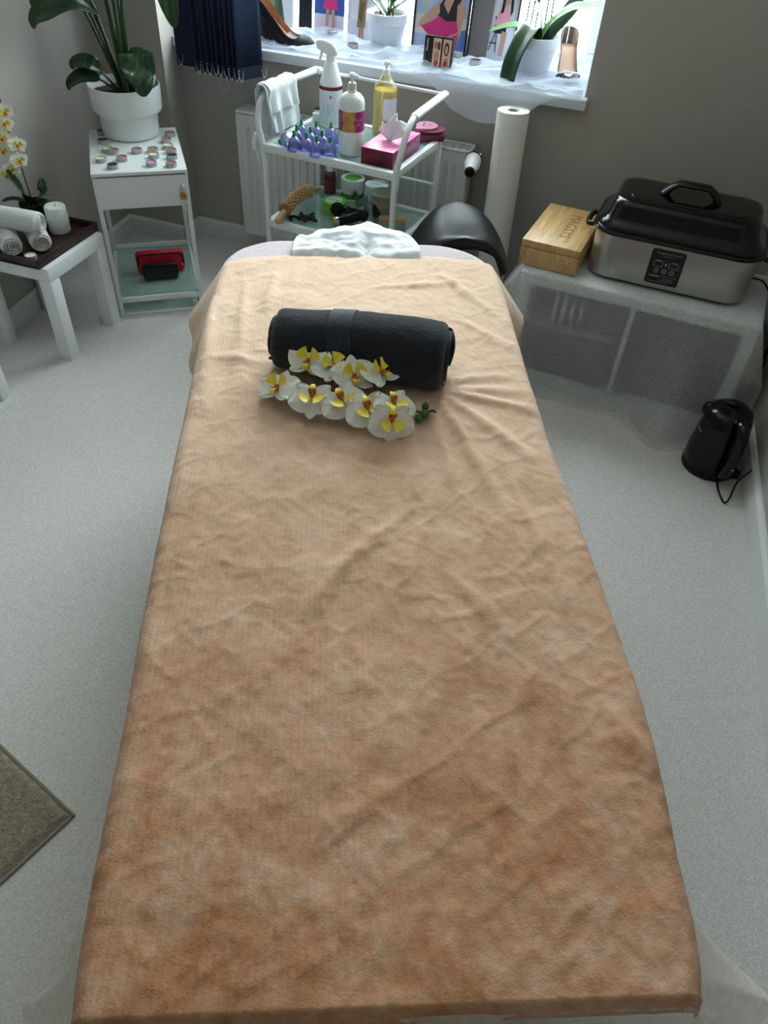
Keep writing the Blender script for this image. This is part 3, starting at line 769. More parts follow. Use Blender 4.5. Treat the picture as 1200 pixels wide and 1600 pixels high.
# ------------------------------------------------------------------ white side table with drawer and glass shelf
def drawer_table():
    ox, oy = -1.800, 2.165; rz = math.atan2(2.357-2.165, -1.538+1.800)
    t = thing('drawer_table', 'white metal side table with a drawer and a glass lower shelf', 'table', (ox, oy, 0), rz)
    w, d = .325, .455
    bm = B(); box(bm, 0, 0, HZ-.012, w, d, HZ, bev=.0015); obj('tabletop', bm, white_paint, t)
    dr = None
    bm = B(); box(bm, .006, .004, HZ-.126, w-.006, .018, HZ-.018, bev=.001); dr = obj('drawer_front', bm, white_paint, t)
    bm = B(); box(bm, .014, .02, HZ-.118, w-.014, d-.02, HZ-.116); box(bm, .014, .02, HZ-.118, .018, d-.02, HZ-.04); box(bm, w-.018, .02, HZ-.118, w-.014, d-.02, HZ-.04); obj('drawer_box', bm, white_metal, dr)
    bm = B(); box(bm, .018, d-.02, HZ-.1, w-.018, d-.012, HZ-.012); obj('rear_rail', bm, white_metal, t)
    for x in (.0, w-.016):
        for y in (.012, d-.026):
            bm = B(); box(bm, x, y, 0, x+.016, y+.016, HZ-.012, bev=.001); obj('leg', bm, white_metal, t)
        bm = B(); box(bm, x+.003, .028, HZ-.04, x+.013, d-.026, HZ-.012); obj('side_rail', bm, white_metal, t)
        bm = B(); box(bm, x+.003, .028, .052, x+.013, d-.026, .078); obj('shelf_rail', bm, white_metal, t)
        bm = B(); box(bm, x+.003, .028, 0.0, x+.013, d-.026, .012); obj('foot_rail', bm, white_metal, t)
    bm = B(); box(bm, .016, .012, .056, w-.016, .02, .078, bev=.001); obj('front_rail', bm, white_metal, t)
    bm = B(); box(bm, .016, d-.02, .056, w-.016, d-.012, .1, bev=.001); obj('back_rail', bm, white_metal, t)
    bm = B(); box(bm, .0165, .012, 0, w-.0165, .022, .010, bev=.001); obj('base_rail', bm, white_metal, t)
    bm = B(); box(bm, .014, .02, .0785, w-.014, d-.02, .0835); obj('glass_shelf', bm, green_glass, t, smooth=False)
    return ox, oy, rz
dtx, dty, dtr = drawer_table()
def DT(x, y): c, s_ = math.cos(dtr), math.sin(dtr); return (dtx+c*x-s_*y, dty+s_*x+c*y)
def padlock():
    x, y = DT(.300, -.004)
    t = thing('padlock', 'small brass padlock hanging on the drawer of the white side table', 'padlock', (x, y, .478), dtr)
    bm = B(); box(bm, -.011, -.007, -.030, .011, .005, -.006, bev=.002); obj('lock_body', bm, mat('brass', (176, 140, 60), .35, .9), t)
    bm = B(); tube(bm, spline([(-.008, -.001, -.006), (-.008, -.001, .010), (-.004, -.001, .018), (.004, -.001, .018), (.008, -.001, .010), (.008, -.001, -.006)], 5), .0018, 8); obj('shackle', bm, chrome, t)
    bm = B(); lathe(bm, [(.006, -.0006), (.008, -.0006), (.008, .0006), (.006, .0006), (.006, -.0006)], 20, T(.006, -.006, -.044) @ RX(PI/2)); box(bm, .004, -.009, -.064, .009, -.0075, -.046, bev=.0003); tube(bm, [(.002, -.004, -.030), (.006, -.006, -.038)], .001, 6); obj('key', bm, chrome, t)
padlock()
def pouch(name, label, M, w, d, h, m_, zipm, zip_arc=True):
    t = thing(name, label, 'bag', M=M)
    bm = B()
    box(bm, -w/2, -d/2, 0, w/2, d/2, h, bev=min(d, h)*.28, seg=4)
    for v in bm.verts:
        k = 1-.35*sm(.3, 1, v.co.z/h); v.co.y *= k; v.co.x *= 1+.03*math.sin(v.co.z*30)
        v.co.y += .004*nz(v.co.x*12, v.co.z*12, 3)
    o = obj('pouch_body', bm, m_, t, ang=70)
    bm = B(); tube(bm, spline([(-w/2*.98, -d/2*.75, h*.45), (-w/2*.93, -d/2*.72, h*.84), (-w/2*.7, -d/2*.70, h*.93), (0, -d/2*.70, h*.94), (w/2*.7, -d/2*.70, h*.93), (w/2*.93, -d/2*.72, h*.84), (w/2*.98, -d/2*.75, h*.4)], 6), .0035, 6)
    z = obj('zip', bm, zipm, t)
    bm = B(); box(bm, w*.44, -d/2*.8-.004, h*.3, w*.46, -d/2*.8-.001, h*.42, bev=.0005); obj('zip_pull', bm, chrome, z)
px, py = DT(.185, .205)
pouch('zip_pouch', 'red zipped pouch on the lower shelf of the white drawer table', T(px, py, .084) @ RZ(dtr+.02), .185, .055, .085, mat('red_nylon', (186, 22, 38), .55, bump=(500, .4, .001)), mat('zip_dark', (50, 8, 14), .6))
px, py = DT(.178, .135)
pouch('zip_pouch', 'small black pouch standing in front of the red pouch', T(px, py, .084) @ RZ(dtr+.02), .135, .045, .065, mat('black_leatherette', (12, 12, 13), .45), black_pl)

# ------------------------------------------------------------------ large potted plant
def big_plant():
    t = thing('potted_plant', 'tall broad leaved green plant in a round white pot on the drawer table', 'plant', (-1.905, 2.575, HZ))
    bm = B(); lathe(bm, [(0, 0), (.092, 0), (.100, .004), (.104, .016), (.107, .072), (.112, .080), (.122, .088), (.126, .096), (.130, .172), (.129, .176), (.125, .176), (.121, .12), (.10, .1), (0, .10)], 64)
    obj('pot', bm, mat('white_ceramic', (224, 228, 228), .35), t, ang=50)
    bm = B(); lathe(bm, [(0, .15), (.06, .152), (.12, .146)], 30)
    for v in bm.verts: v.co.z += .006*nz(v.co.x*50, v.co.y*50)
    obj('soil', bm, mat('potting_soil', (40, 32, 26), .95, bump=(120, 1, .006)), t)
    def leaf(path, blade, w, mm, fold=.35, waves=.0, stem_r=.005, vr=.3):
        """path = stalk, blade = midrib points, both in table-top space"""
        bm = B(); P = spline(path, 6); n = len(P); tube(bm, P, [stem_r*(1-.45*i/(n-1)) for i in range(n)], 8); s = obj('stalk', bm, mat('stalk_green', (48, 78, 36), .4, var=(34, 58, 28), vscale=20), t)
        Q = spline(blade, 7); n = len(Q)-1; bm = B()
        up_ = Vector((.25, -.5, 1))
        side = []
        for i in range(n+1):
            tg = (Q[min(i+1, n)]-Q[max(i-1, 0)]).normalized(); side.append((tg.cross(up_).normalized(), tg))
        def fn(u, v):
            i = int(round(u*n)); sd, tg = side[i]; nn = sd.cross(tg).normalized()
            x = (v-.5)*2; ww = w*max(.05, math.sin(PI*min(1, u)**.78))**.75*(1 if u < .99 else .1)
            return Q[i] + sd*x*ww - nn*(-abs(x))*ww*fold*.8 - nn*waves*ww*math.sin(u*16+x*2)*abs(x)
        grid(bm, fn, n, 12); obj('leaf', bm, mm, s, solid=.0012, ang=80)
    vein = bpy.data.materials.new('veined_leaf'); vein.use_nodes = True; N = vein.node_tree.nodes; L = vein.node_tree.links; p = N['Principled BSDF']; p.inputs['Roughness'].default_value = .28
    tc = N.new('ShaderNodeTexCoord'); wv = N.new('ShaderNodeTexWave'); wv.inputs['Scale'].default_value = 14; wv.inputs['Distortion'].default_value = 9; L.new(tc.outputs['Object'], wv.inputs['Vector'])
    rp = N.new('ShaderNodeValToRGB'); rp.color_ramp.elements[0].color = lin((30, 58, 32)) + (1,); rp.color_ramp.elements[1].color = lin((46, 80, 42)) + (1,); rp.color_ramp.elements[0].position = .35
    L.new(wv.outputs['Fac'], rp.inputs['Fac']); L.new(rp.outputs[0], p.inputs['Base Color'])
    bp = N.new('ShaderNodeBump'); bp.inputs['Strength'].default_value = .4; bp.inputs['Distance'].default_value = .003; L.new(wv.outputs['Fac'], bp.inputs['Height']); L.new(bp.outputs['Normal'], p.inputs['Normal'])
    # two small leaves hanging left over the rim
    leaf([(-.02, -.01, .15), (-.05, -.03, .20), (-.075, -.045, .222)], [(-.06, -.035, .215), (-.10, -.05, .240), (-.145, -.065, .235), (-.16, -.07, .215)], .034, vein, .25)
    leaf([(-.02, -.02, .15), (-.05, -.04, .18), (-.075, -.055, .195)], [(-.06, -.05, .19), (-.11, -.07, .198), (-.16, -.085, .175), (-.18, -.09, .150)], .036, leaf_d, .3)
    # crinkled leaf on the right
    leaf([(.04, 0, .15), (.055, .0, .20), (.055, -.005, .255)], [(.045, -.01, .262), (.085, -.03, .285), (.115, -.055, .25), (.13, -.07, .20), (.125, -.075, .165)], .060, vein, .2, .35)
    leaf([(.03, .02, .15), (.04, .03, .22), (.03, .04, .27)], [(.02, .03, .265), (.055, .0, .275), (.085, -.03, .262)], .030, vein, .2, .3)
    # tall stalks with large leaves, mostly above the frame
    tall = [(-.02, .01, -.17, -.02, .46), (-.01, .0, -.12, .0, .56), (.0, .02, -.06, .03, .62), (.01, -.01, -.02, .0, .60), (.02, .01, .02, .02, .66), (.025, -.02, .03, -.01, .55), (.035, .0, .06, .01, .60), (.0, -.02, -.09, -.02, .50), (.015, .03, -.03, .06, .58)]
    for k, (x0, y0, x1, y1, h) in enumerate(tall):
        if k == 0: leaf([(x0, y0, .15), (-.08, 0, .32), (-.11, -.01, .40)], [(-.03, -.03, .39), (-.05, -.10, .43), (-.09, -.17, .43), (-.14, -.205, .40), (-.165, -.215, .365)], .062, leaf_d, .35, .1, .006)
        elif k == 6: leaf([(x0, y0, .15), (.05, .0, .45), (.12, -.02, .62)], [(.12, -.02, .62), (.20, -.06, .62), (.28, -.10, .55), (.315, -.12, .46), (.325, -.12, .405)], .040, vein, .4, .1, .007)
        elif k == 7: leaf([(x0, y0, .15), (-.05, -.02, .33), (-.09, -.03, .43)], [(-.09, -.03, .43), (-.12, -.09, .47), (-.15, -.15, .46), (-.18, -.18, .42)], .05, vein, .3, .1, .006)
        else:
            a = k*2.4; ex, ey = math.cos(a)*.08+.03, math.sin(a)*.07-.05
            leaf([(x0, y0, .15), ((x0+x1)/2, (y0+y1)/2, .15+(h-.15)*.55), (x1, y1, h)], [(x1, y1, h), (x1+ex*.4, y1+ey*.4, h+.12), (x1+ex, y1+ey, h+.19), (x1+ex*1.9, y1+ey*1.9, h+.16)], .058, leaf_d, .35, .05, .010)
big_plant()

# ------------------------------------------------------------------ glass and steel trolley
TRX, TRY, TRR = -1.281, 2.459, -.096
def TW(x, y): c, s_ = math.cos(TRR), math.sin(TRR); return (TRX+c*x-s_*y, TRY+s_*x+c*y)
def WT(X, Y): c, s_ = math.cos(TRR), math.sin(TRR); dx, dy = X-TRX, Y-TRY; return (c*dx+s_*dy, -s_*dx+c*dy)
TU, TLo = .650, .386
def trolley():
    t = thing('trolley', 'white two shelf trolley with glass shelves in front of the radiator', 'trolley', (TRX, TRY, 0), TRR)
    w, d, r = .50, .385, .0105
    for sg, x in ((-1, 0), (1, w)):
        bm = B()
        tube(bm, spline([(x, 0, .05), (x, 0, .30), (x, 0, .60), (x+sg*.006, -.004, .655), (x+sg*.018, -.002, .715), (x+sg*.022, .02, .765), (x+sg*.020, .06, .792), (x+sg*.017, .10, .800)], 6), r, 12)
        obj('front_post', bm, white_metal, t)
        bm = B(); tube(bm, [(x+sg*.018, .085, .799), (x+sg*.017, .10, .800), (x+sg*.010, .25, .800), (x+sg*.004, d, .800)], .0155, 14, flat=.72)
        for v in bm.verts: pass
        obj('handle', bm, white_metal, t)
        bm = B(); box(bm, x-.009, d-.009, .05, x+.009, d+.009, .668, bev=.002); obj('rear_post', bm, white_metal, t)
        bm = B(); box(bm, x-.0095, d-.0095, .666, x+.0095, d+.0095, .674, bev=.002); obj('post_cap', bm, black_pl, t)
        for y in (0, d):
            bm = B(); cyl(bm, .022, -.008, .008, 20, T(x, y, .024) @ RY(PI/2)); obj('caster', bm, black_pl, t)
            bm = B(); box(bm, x-.012, y-.008, .035, x+.012, y+.008, .055, bev=.002); obj('caster_fork', bm, chrome, t)
        bm = B(); tube(bm, [(x+sg*.004, .003, .58), (x+sg*.012, .0, .60), (x+sg*.012, .0, .63), (x+sg*.004, .0, .645)], .004, 8); obj('shelf_clip', bm, white_metal, t)
    for z, n in ((TU, 'upper_shelf'), (TLo, 'lower_shelf')):
        bm = B(); f = .022
        box(bm, 0, -.008, z-.026, w, f-.008, z, bev=.002)
        fr = obj(n, bm, white_metal, t)
        bm = B(); box(bm, 0, d-f+.004, z-.026, w, d+.004, z, bev=.002); obj('rear_rail', bm, white_metal, fr)
        bm = B(); box(bm, -.004, f-.008, z-.026, f-.004, d-f+.004, z, bev=.002); obj('side_rail', bm, white_metal, fr)
        bm = B(); box(bm, w-f+.004, f-.008, z-.026, w+.004, d-f+.004, z, bev=.002); obj('side_rail', bm, white_metal, fr)
        bm = B(); box(bm, f-.006, f-.010, z-.012, w-f+.006, d-f+.006, z-.006); obj('glass_shelf', bm, green_glass, fr, smooth=False)
    for z in (.800, .492):
        bm = B(); tube(bm, [(-.002, d-.006, z), (w+.002, d-.006, z)], .0055, 8); obj('back_rail', bm, white_metal, t)
    bm = B(); box(bm, -.006, d-.022, .79, .02, d+.004, .81, bev=.003); obj('handle_bracket', bm, white_metal, t)
trolley()
UZ, LZ = TU-.0055, TLo-.0055
def on(z, X, Y): return (X, Y, z)
# spray bottle
def spray_bottle():
    t = thing('spray_bottle', 'tall white trigger spray bottle at the back of the trolley top shelf', 'bottle', (-1.16, 2.765, UZ), .25)
    bm = B(); lathe(bm, [(0, 0), (.038, 0), (.041, .004), (.041, .135), (.040, .142), (.021, .205), (.017, .209), (0, .209)], 40); obj('bottle_body', bm, plastic_w, t)
    bm = B(); lathe(bm, [(.0412, .010), (.0414, .0105), (.0414, .122), (.0412, .1225)], 40); lb = obj('label', bm, mat('label_white', (214, 220, 228), .5), t)
    bm = B(); lathe(bm, [(.0413, .124), (.0416, .1245), (.0416, .1355), (.0408, .136)], 40); obj('colour_band', bm, mat('maroon_print', (112, 36, 62), .5), lb)
    bm = B(); ink = mat('grey_ink', (96, 104, 128), .6)
    def on_c(a, z, r=.0418): return Vector((r*math.sin(a), -r*math.cos(a), z))
    for pts in ([(-.5, .045), (-.55, .075), (-.35, .10), (-.2, .09), (-.1, .06), (-.05, .045)], [(-.05, .045), (.05, .07), (.25, .085), (.3, .07), (.1, .05)], [(-.4, .055), (-.35, .08), (-.2, .078)], [(-.2, .045), (-.15, .065), (.0, .08)]):
        tube(bm, spline([on_c(a, z) for a, z in pts], 5), .0005, 4)
    for k in range(5): tube(bm, [on_c(-.6, .018+k*.005), on_c(-.1-.08*(k % 2), .018+k*.005)], .0005, 4)
    obj('print', bm, ink, lb)
    bm = B(); ell(bm, on_c(.12, .104), (.0032, .0008, .006)); obj('droplet_print', bm, mat('red_print', (168, 40, 80), .5), lb)
    bm = B(); lathe(bm, [(0, .208), (.0165, .208), (.0165, .226), (.013, .230), (0, .230)], 24)
    obj('collar', bm, plastic_w, t)
    bm = B()
    prism(bm, [(-.052, .262), (-.048, .245), (-.030, .240), (-.014, .228), (.024, .228), (.022, .243), (.008, .262), (-.018, .272), (-.05, .272)], .022, T(0, .011, 0) @ RX(PI/2))
    bmesh.ops.bevel(bm, geom=list(bm.edges), offset=.003, segments=2, affect='EDGES')
    obj('spray_head', bm, plastic_w, t)
    bm = B(); tube(bm, spline([(-.030, 0, .243), (-.034, 0, .226), (-.040, 0, .212)], 5), [.005]*10+[.003], 8); obj('trigger', bm, plastic_w, t)
spray_bottle()
def pump_head(t, z, mm, s=1.0, ang=0):
    bm = B(); lathe(bm, [(0, z), (.0135*s, z), (.0135*s, z+.020*s), (.012*s, z+.022*s), (0, z+.022*s)], 24); obj('pump_collar', bm, mat('pump_grey', (196, 196, 190), .4) if mm else plastic_w, t)
    bm = B(); lathe(bm, [(.005*s, z+.02*s), (.005*s, z+.034*s), (.011*s, z+.036*s), (.012*s, z+.044*s), (.007*s, z+.050*s), (0, z+.051*s)], 20)
    tube(bm, [RZ(ang) @ Vector(p) for p in ((0, 0, z+.042*s), (-.012*s, 0, z+.043*s), (-.020*s, 0, z+.038*s))], .0045*s, 8)
    obj('pump_head', bm, plastic_w, t)
def oil_bottle():
    t = thing('pump_bottle', 'white translucent pump bottle with magenta label in the middle of the trolley', 'bottle', (-.985, 2.527, UZ), .30)
    m_ = mat('milky_plastic', (222, 230, 228), .3, sss=.4, coat=.2)
    bm = B(); lathe(bm, [(0, 0), (.039, 0), (.043, .005), (.043, .158), (.040, .172), (.030, .184), (.016, .191), (.014, .198), (0, .198)], 44); obj('bottle_body', bm, m_, t)
    M_ = mat('magenta_label', (150, 42, 110), .45); G = mat('golden_print', (198, 150, 84), .45, var=(176, 128, 62), vscale=50)
    bm = B()
    def fn(u, v):
        a = (u-.5)*4.4; return Vector((.0434*math.sin(a), -.0434*math.cos(a), .078+.063*v))
    grid(bm, fn, 48, 8, mfn=lambda u, v: 1 if abs(u-.46) < .105+.045*abs(v-.5)**1.0 else 0)
    lb = obj('label', bm, [M_, G], t)
    bm = B(); text(bm, 'Massage', .010, Matrix.Identity(4)); text(bm, 'Öl', .015, T(0, -.014, 0))
    for v in bm.verts:
        a = .62+v.co.x/.0436; zz = .117+v.co.y; v.co = Vector((.0436*math.sin(a), -.0436*math.cos(a), zz))
    obj('lettering', bm, mat('label_print_pink', (240, 190, 214), .5), lb)
    bm = B(); text(bm, 'Massage', .009, Matrix.Identity(4)); text(bm, 'Oil', .009, T(0, -.012, 0)); text(bm, '1 L', .007, T(0, -.023, 0))
    for v in bm.verts:
        a = -.86+v.co.x/.0436; zz = .122+v.co.y; v.co = Vector((.0436*math.sin(a), -.0436*math.cos(a), zz))
    obj('lettering', bm, mat('label_print_pink', (240, 190, 214), .5), lb)
    pump_head(t, .196, True, 1.0, PI*1.0)
oil_bottle()
def yellow_bottle():
    t = thing('pump_bottle', 'clear pump bottle of bright yellow oil behind the tissue box', 'bottle', (-.955, 2.775, UZ), .0)
    y = bpy.data.materials.new('yellow_oil'); y.use_nodes = True; p = y.node_tree.nodes['Principled BSDF']; p.inputs['Base Color'].default_value = lin((236, 206, 40)) + (1,); p.inputs['Roughness'].default_value = .2
    p.inputs['Subsurface Weight'].default_value = .5; p.inputs['Subsurface Radius'].default_value = (.05, .04, .01)
    cp_ = glass_mat('clear_plastic', (240, 240, 226), .08, .12)
    bm = B(); lathe(bm, [(0, .002), (.038, .002), (.0405, .006), (.0405, .138), (.038, .146), (.0, .146)], 40); obj('oil', bm, y, t)
    bm = B(); lathe(bm, [(0, 0), (.040, 0), (.0425, .005), (.0425, .150), (.038, .160), (.018, .184), (.0155, .190), (0, .19)], 40); obj('bottle_body', bm, cp_, t)
    bm = B()
    def fn(u, v): a = .2+u*1.35; return Vector((.0429*math.sin(a), -.0429*math.cos(a), .055+.070*v))
    grid(bm, fn, 16, 2); obj('label', bm, mat('label_white', (214, 220, 228), .5), t)
    pump_head(t, .188, False, .95, PI)
yellow_bottle()
def tissue_box():
    t = thing('tissue_box', 'pink and maroon tissue box at the front right of the trolley', 'tissue box', (-.922, 2.457, UZ), -.075)
    top = mat('box_pink', (214, 92, 148), .4, var=(236, 150, 186), vscale=14); side = mat('box_maroon', (126, 20, 54), .4, var=(84, 14, 34), vscale=22); sr = mat('box_lilac', (196, 130, 172), .4, var=(150, 60, 110), vscale=30)
    bm = B(); box(bm, 0, 0, 0, .117, .238, .052, bev=.0008)
    for f in bm.faces: n = f.normal; f.material_index = 0
    bm.normal_update()
    for f in bm.faces:
        n = f.normal; f.material_index = 1 if n.y < -.7 or n.x < -.7 else (2 if n.x > .7 else 0)
    obj('carton', bm, [top, side, sr], t)
    bm = B()
    def fn(u, v):
        w = .016+.085*sm(0, .55, v)*(1-.25*sm(.6, 1, v)); k = 2*u-1
        return Vector((.056+k*w/2+.012*v, .105+.020*math.sin(u*11+v*2.5)*(.25+v)+.012*v*k, .050+.082*v*(1-.32*abs(k-.15))+.006*math.sin(u*17)*v))
    grid(bm, fn, 40, 14); obj('tissue', bm, mat('tissue_paper', (236, 236, 240), .9, sss=.2, bump=(60, .6, .003)), t, ang=80, solid=.0006)
tissue_box()
def case():
    t = thing('cosmetic_case', 'dusky pink rounded case with a perforated lid behind the tissue box', 'case', (-.785, 2.795, UZ), .5)
    m1 = mat('dusky_maroon', (112, 48, 70), .45); m2 = mat('dusky_pink', (184, 112, 142), .45)
    bm = B(); box(bm, -.05, -.038, 0, .05, .038, .030, bev=.012, seg=4); obj('case_base', bm, m1, t)
    bm = B(); cyl(bm, .048, .031, .038, 32, Matrix.Diagonal((1.15, .9, 1, 1)), bev=.002); obj('tray_plate', bm, m1, t)
    M = T(-.012, .004, .040) @ RX(.12)
    bm = B(); cyl(bm, .040, 0, .008, 32, M @ Matrix.Diagonal((1, .8, 1, 1)), bev=.002); box(bm, -.045, -.034, .0, -.0, -.012, .010, M=M, bev=.002); l_ = obj('lid', bm, m2, t)
    for x, y, r in ((-.008, .012, .0045), (.012, .006, .003), (-.014, -.004, .004), (.0, -.006, .0025), (.016, -.008, .002)):
        bm = B(); cyl(bm, r, .0075, .0086, 12, M @ T(x, y, 0)); obj('hole', bm, black_matte, l_)
case()
def cups():
    cup_m = glass_mat('violet_clear_plastic', (214, 218, 252), .10, .08)
    gv = mat('green_valve', (20, 134, 74), .4)
    C_ = [(-1.166, 2.458), (-1.184, 2.518), (-1.194, 2.580), (-1.122, 2.462), (-1.134, 2.520), (-1.078, 2.446), (-1.140, 2.586), (-1.090, 2.600), (-1.042, 2.560), (-1.084, 2.508), (-1.036, 2.462)]
    L_ = ['front left of the cluster', 'left side of the cluster, second row', 'back left of the cluster, beside the white cloth', 'front row, second from the left', 'middle of the cluster', 'front row, third from the left', 'back row, in front of the spray bottle', 'back row, right, nearest the spray bottle', 'right edge of the cluster, beside the pump bottle', 'second row, right of the middle one', 'front right of the cluster']
    proto = None
    for k, ((x, y), l) in enumerate(zip(C_, L_)):
        lab = 'clear violet cupping cup with green valve, ' + l
        if proto is None:
            proto = t = thing('cupping_cup', lab, 'cupping cup', (x, y, UZ), 0, 'cupping cups on the trolley')
            bm = B(); lathe(bm, [(.024, 0), (.0255, .002), (.0235, .006), (.022, .022), (.017, .036), (.009, .044), (.005, .046)], 28); obj('cup_body', bm, cup_m, t, solid=.0012)
            bm = B(); lathe(bm, [(.0056, .043), (.0060, .051), (.0046, .054), (.0046, .061), (.0028, .064), (0, .065)], 14); obj('valve', bm, gv, t)
        else: dup(proto, (x, y, UZ), k, lab)
    t = dup(proto, (-1.199, 2.478, UZ+.024), 0, 'clear violet cupping cup on its side'); t.rotation_euler = (PI/2, .1, .4)
    t = thing('pump_connector', 'small green and blue plastic connector on the front left corner of the trolley', 'connector', (-1.222, 2.482, UZ), -.3)
    bm = B(); ell(bm, (-.006, 0, .010), (.014, .009, .010)); obj('connector_cap', bm, gv, t)
    bm = B(); ell(bm, (.012, 0, .006), (.011, .007, .006)); obj('connector_plug', bm, mat('blue_plastic', (24, 70, 150), .4), t)
    t = thing('plastic_clip', 'small blue clip beside the spray bottle on the trolley', 'clip', (-1.085, 2.70, UZ), 0)
    bm = B(); ell(bm, (0, 0, .022), (.011, .005, .009)); obj('clip_head', bm, MATS['blue_plastic'], t)
    bm = B(); lathe(bm, [(0, 0), (.012, 0), (.010, .004), (.004, .016), (0, .016)], 16); obj('clip_foot', bm, plastic_w, t)
    t = thing('wipe_packet', 'small crumpled white and green packet behind the cupping cups', 'packet', (-1.21, 2.80, UZ), .3)
    bm = B(); box(bm, -.035, -.02, 0, .035, .02, .026, bev=.006, seg=3)
    for v in bm.verts: v.co += Vector((0, 0, .006*nz(v.co.x*40, v.co.y*40, v.co.z*40)))
    obj('packet_body', bm, plastic_w, t)
    bm = B(); box(bm, -.030, -.015, .0262, .010, .012, .0285, bev=.001); obj('packet_flap', bm, mat('packet_green', (84, 128, 78), .5), t)
cups()
def arm_cloth():
    t = thing('draped_cloth', 'white cotton cloths hanging over the left handle of the trolley', 'cloth', (TRX, TRY, 0), TRR)
    m_ = mat('white_cotton', (226, 232, 232), .85, bump=(90, .35, .002), sss=.1)
    def layer(name, y0, y1, inn, out, off, seed):
        bm = B()
        def fn(u, v):
            y = y0+(y1-y0)*v; r = .022+off
            tot = inn+out+PI*r; s = u*tot
            xc = -.018+.018*(y/.38)
            f = .006*math.sin(v*17+seed)*1.0
            if s < out: z = .800-(out-s); x = -r-f*(1-s/out)-.006*(1-s/out); k = 0
            elif s < out+PI*r: a = (s-out)/r; x = -r*math.cos(a); z = .800+r*math.sin(a)
            else: q = s-out-PI*r; x = r+f*q/inn*1.5+.10*q*(q/inn); z = .800-q
            if z < .7: z = z + (.010*math.sin(v*9+seed))
            yy = y + .02*math.sin(v*6+seed)*min(1, abs(.8-z)/.1)
            return Vector((xc+x, yy, z + .006*nz(u*6, v*6, seed)))
        grid(bm, fn, 70, 40); return obj(name, bm, m_, t, ang=80, solid=.0018)
    layer('cloth_under', .02, .205, .135, .15, .000, 1)
    layer('cloth_upper', .035, .200, .065, .10, .0045, 4)
    bm = B(); tube(bm, spline([(-.045, .03, .665), (-.05, .02, .63), (-.042, .02, .60), (-.038, .03, .57)], 5), [.012]*8+[.006]*8, 8); obj('cloth_tail', bm, m_, t)
arm_cloth()
# lower shelf things
def brown_bottle():
    t = thing('medicine_bottle', 'small amber brown bottle with white cap on the lower trolley shelf', 'bottle', (-1.178, 2.80, LZ), .1)
    bm = B(); lathe(bm, [(0, 0), (.021, 0), (.024, .003), (.024, .070), (.020, .082), (.012, .086), (0, .086)], 32); obj('bottle_body', bm, mat('amber_glass', (84, 30, 18), .12, coat=.5), t)
    bm = B(); lathe(bm, [(0, .085), (.0135, .085), (.0135, .104), (.012, .106), (0, .106)], 24); obj('cap', bm, plastic_w, t)
    bm = B()
    def fn(u, v): a = -1.1+u*2.2; return Vector((.0243*math.sin(a), -.0243*math.cos(a), .012+.045*v))
    grid(bm, fn, 16, 2); obj('label', bm, mat('brown_label', (96, 44, 34), .5, var=(120, 66, 54), vscale=200), t)
brown_bottle()
def tub(name, label, loc, r, h, body, lidm, lid_h, disc, plant, txt):
    t = thing(name, label, 'tub', loc, .1)
    bm = B(); lathe(bm, [(0, 0), (r*.94, 0), (r*.97, .003), (r*.97, h-lid_h), (0, h-lid_h)], 40); obj('tub_body', bm, body, t)
    bm = B(); lathe(bm, [(r*.9, h-lid_h), (r, h-lid_h+.001), (r, h-.002), (r*.96, h), (r*.80, h), (r*.78, h-.0015), (0, h-.0015)], 40); ld = obj('lid', bm, lidm, t)
    bm = B(); cyl(bm, r*.70, h-.0012, h-.0004, 32); obj('lid_print', bm, disc, ld)
    bm = B(); text(bm, txt, r*.28, T(0, 0, h-.0003)); obj('lettering', bm, mat('print_dark_green', (40, 70, 50), .5), ld)
    if plant:
        bm = B()
        def fn(u, v): a = -1.5+u*3.0; return Vector((r*.976*math.sin(a), -r*.976*math.cos(a), .010+(.018)*v))
        grid(bm, fn, 24, 2); lb = obj('label_band', bm, plant, t)
        bm = B()
        for k in range(9):
            a = .5+(k-4)*.03; x = k-4
            p0 = (r*.985*math.sin(.45), -r*.985*math.cos(.45), .016); aa = .45+x*.11; p1 = (r*1.0*math.sin(aa), -r*1.0*math.cos(aa), .050-.0016*x*x)
            tube(bm, [p0, ((p0[0]+p1[0])/2*1.03, (p0[1]+p1[1])/2*1.03, (p0[2]+p1[2])/2+.002), p1], [.0022, .0020, .0004], 5)
        obj('leaf_print', bm, mat('aloe_green', (38, 104, 44), .5), lb)
    return t
gw = mat('tub_white', (228, 232, 230), .4)
tub('cream_tub', 'white tub with green lid disc and leaf print on the lower trolley shelf', (-1.078, 2.795, LZ), .047, .080, gw, gw, .022, mat('lid_green', (108, 168, 66), .45), mat('band_green', (66, 140, 62), .45), 'ALOE')
tub('cream_tub', 'white tub with plain white lid behind the grey oil burner', (-.972, 2.775, LZ), .046, .080, gw, gw, .022, mat('lid_grey', (214, 216, 216), .45), mat('band_pink', (206, 196, 200), .45), 'cream')
tub('cream_tub', 'flat lime green tub in front of the amber bottle', (-1.098, 2.655, LZ), .047, .038, mat('lime', (142, 196, 44), .45), mat('lime', (142, 196, 44), .45), .014, mat('lid_pale', (216, 224, 216), .45), None, 'aloe vera')
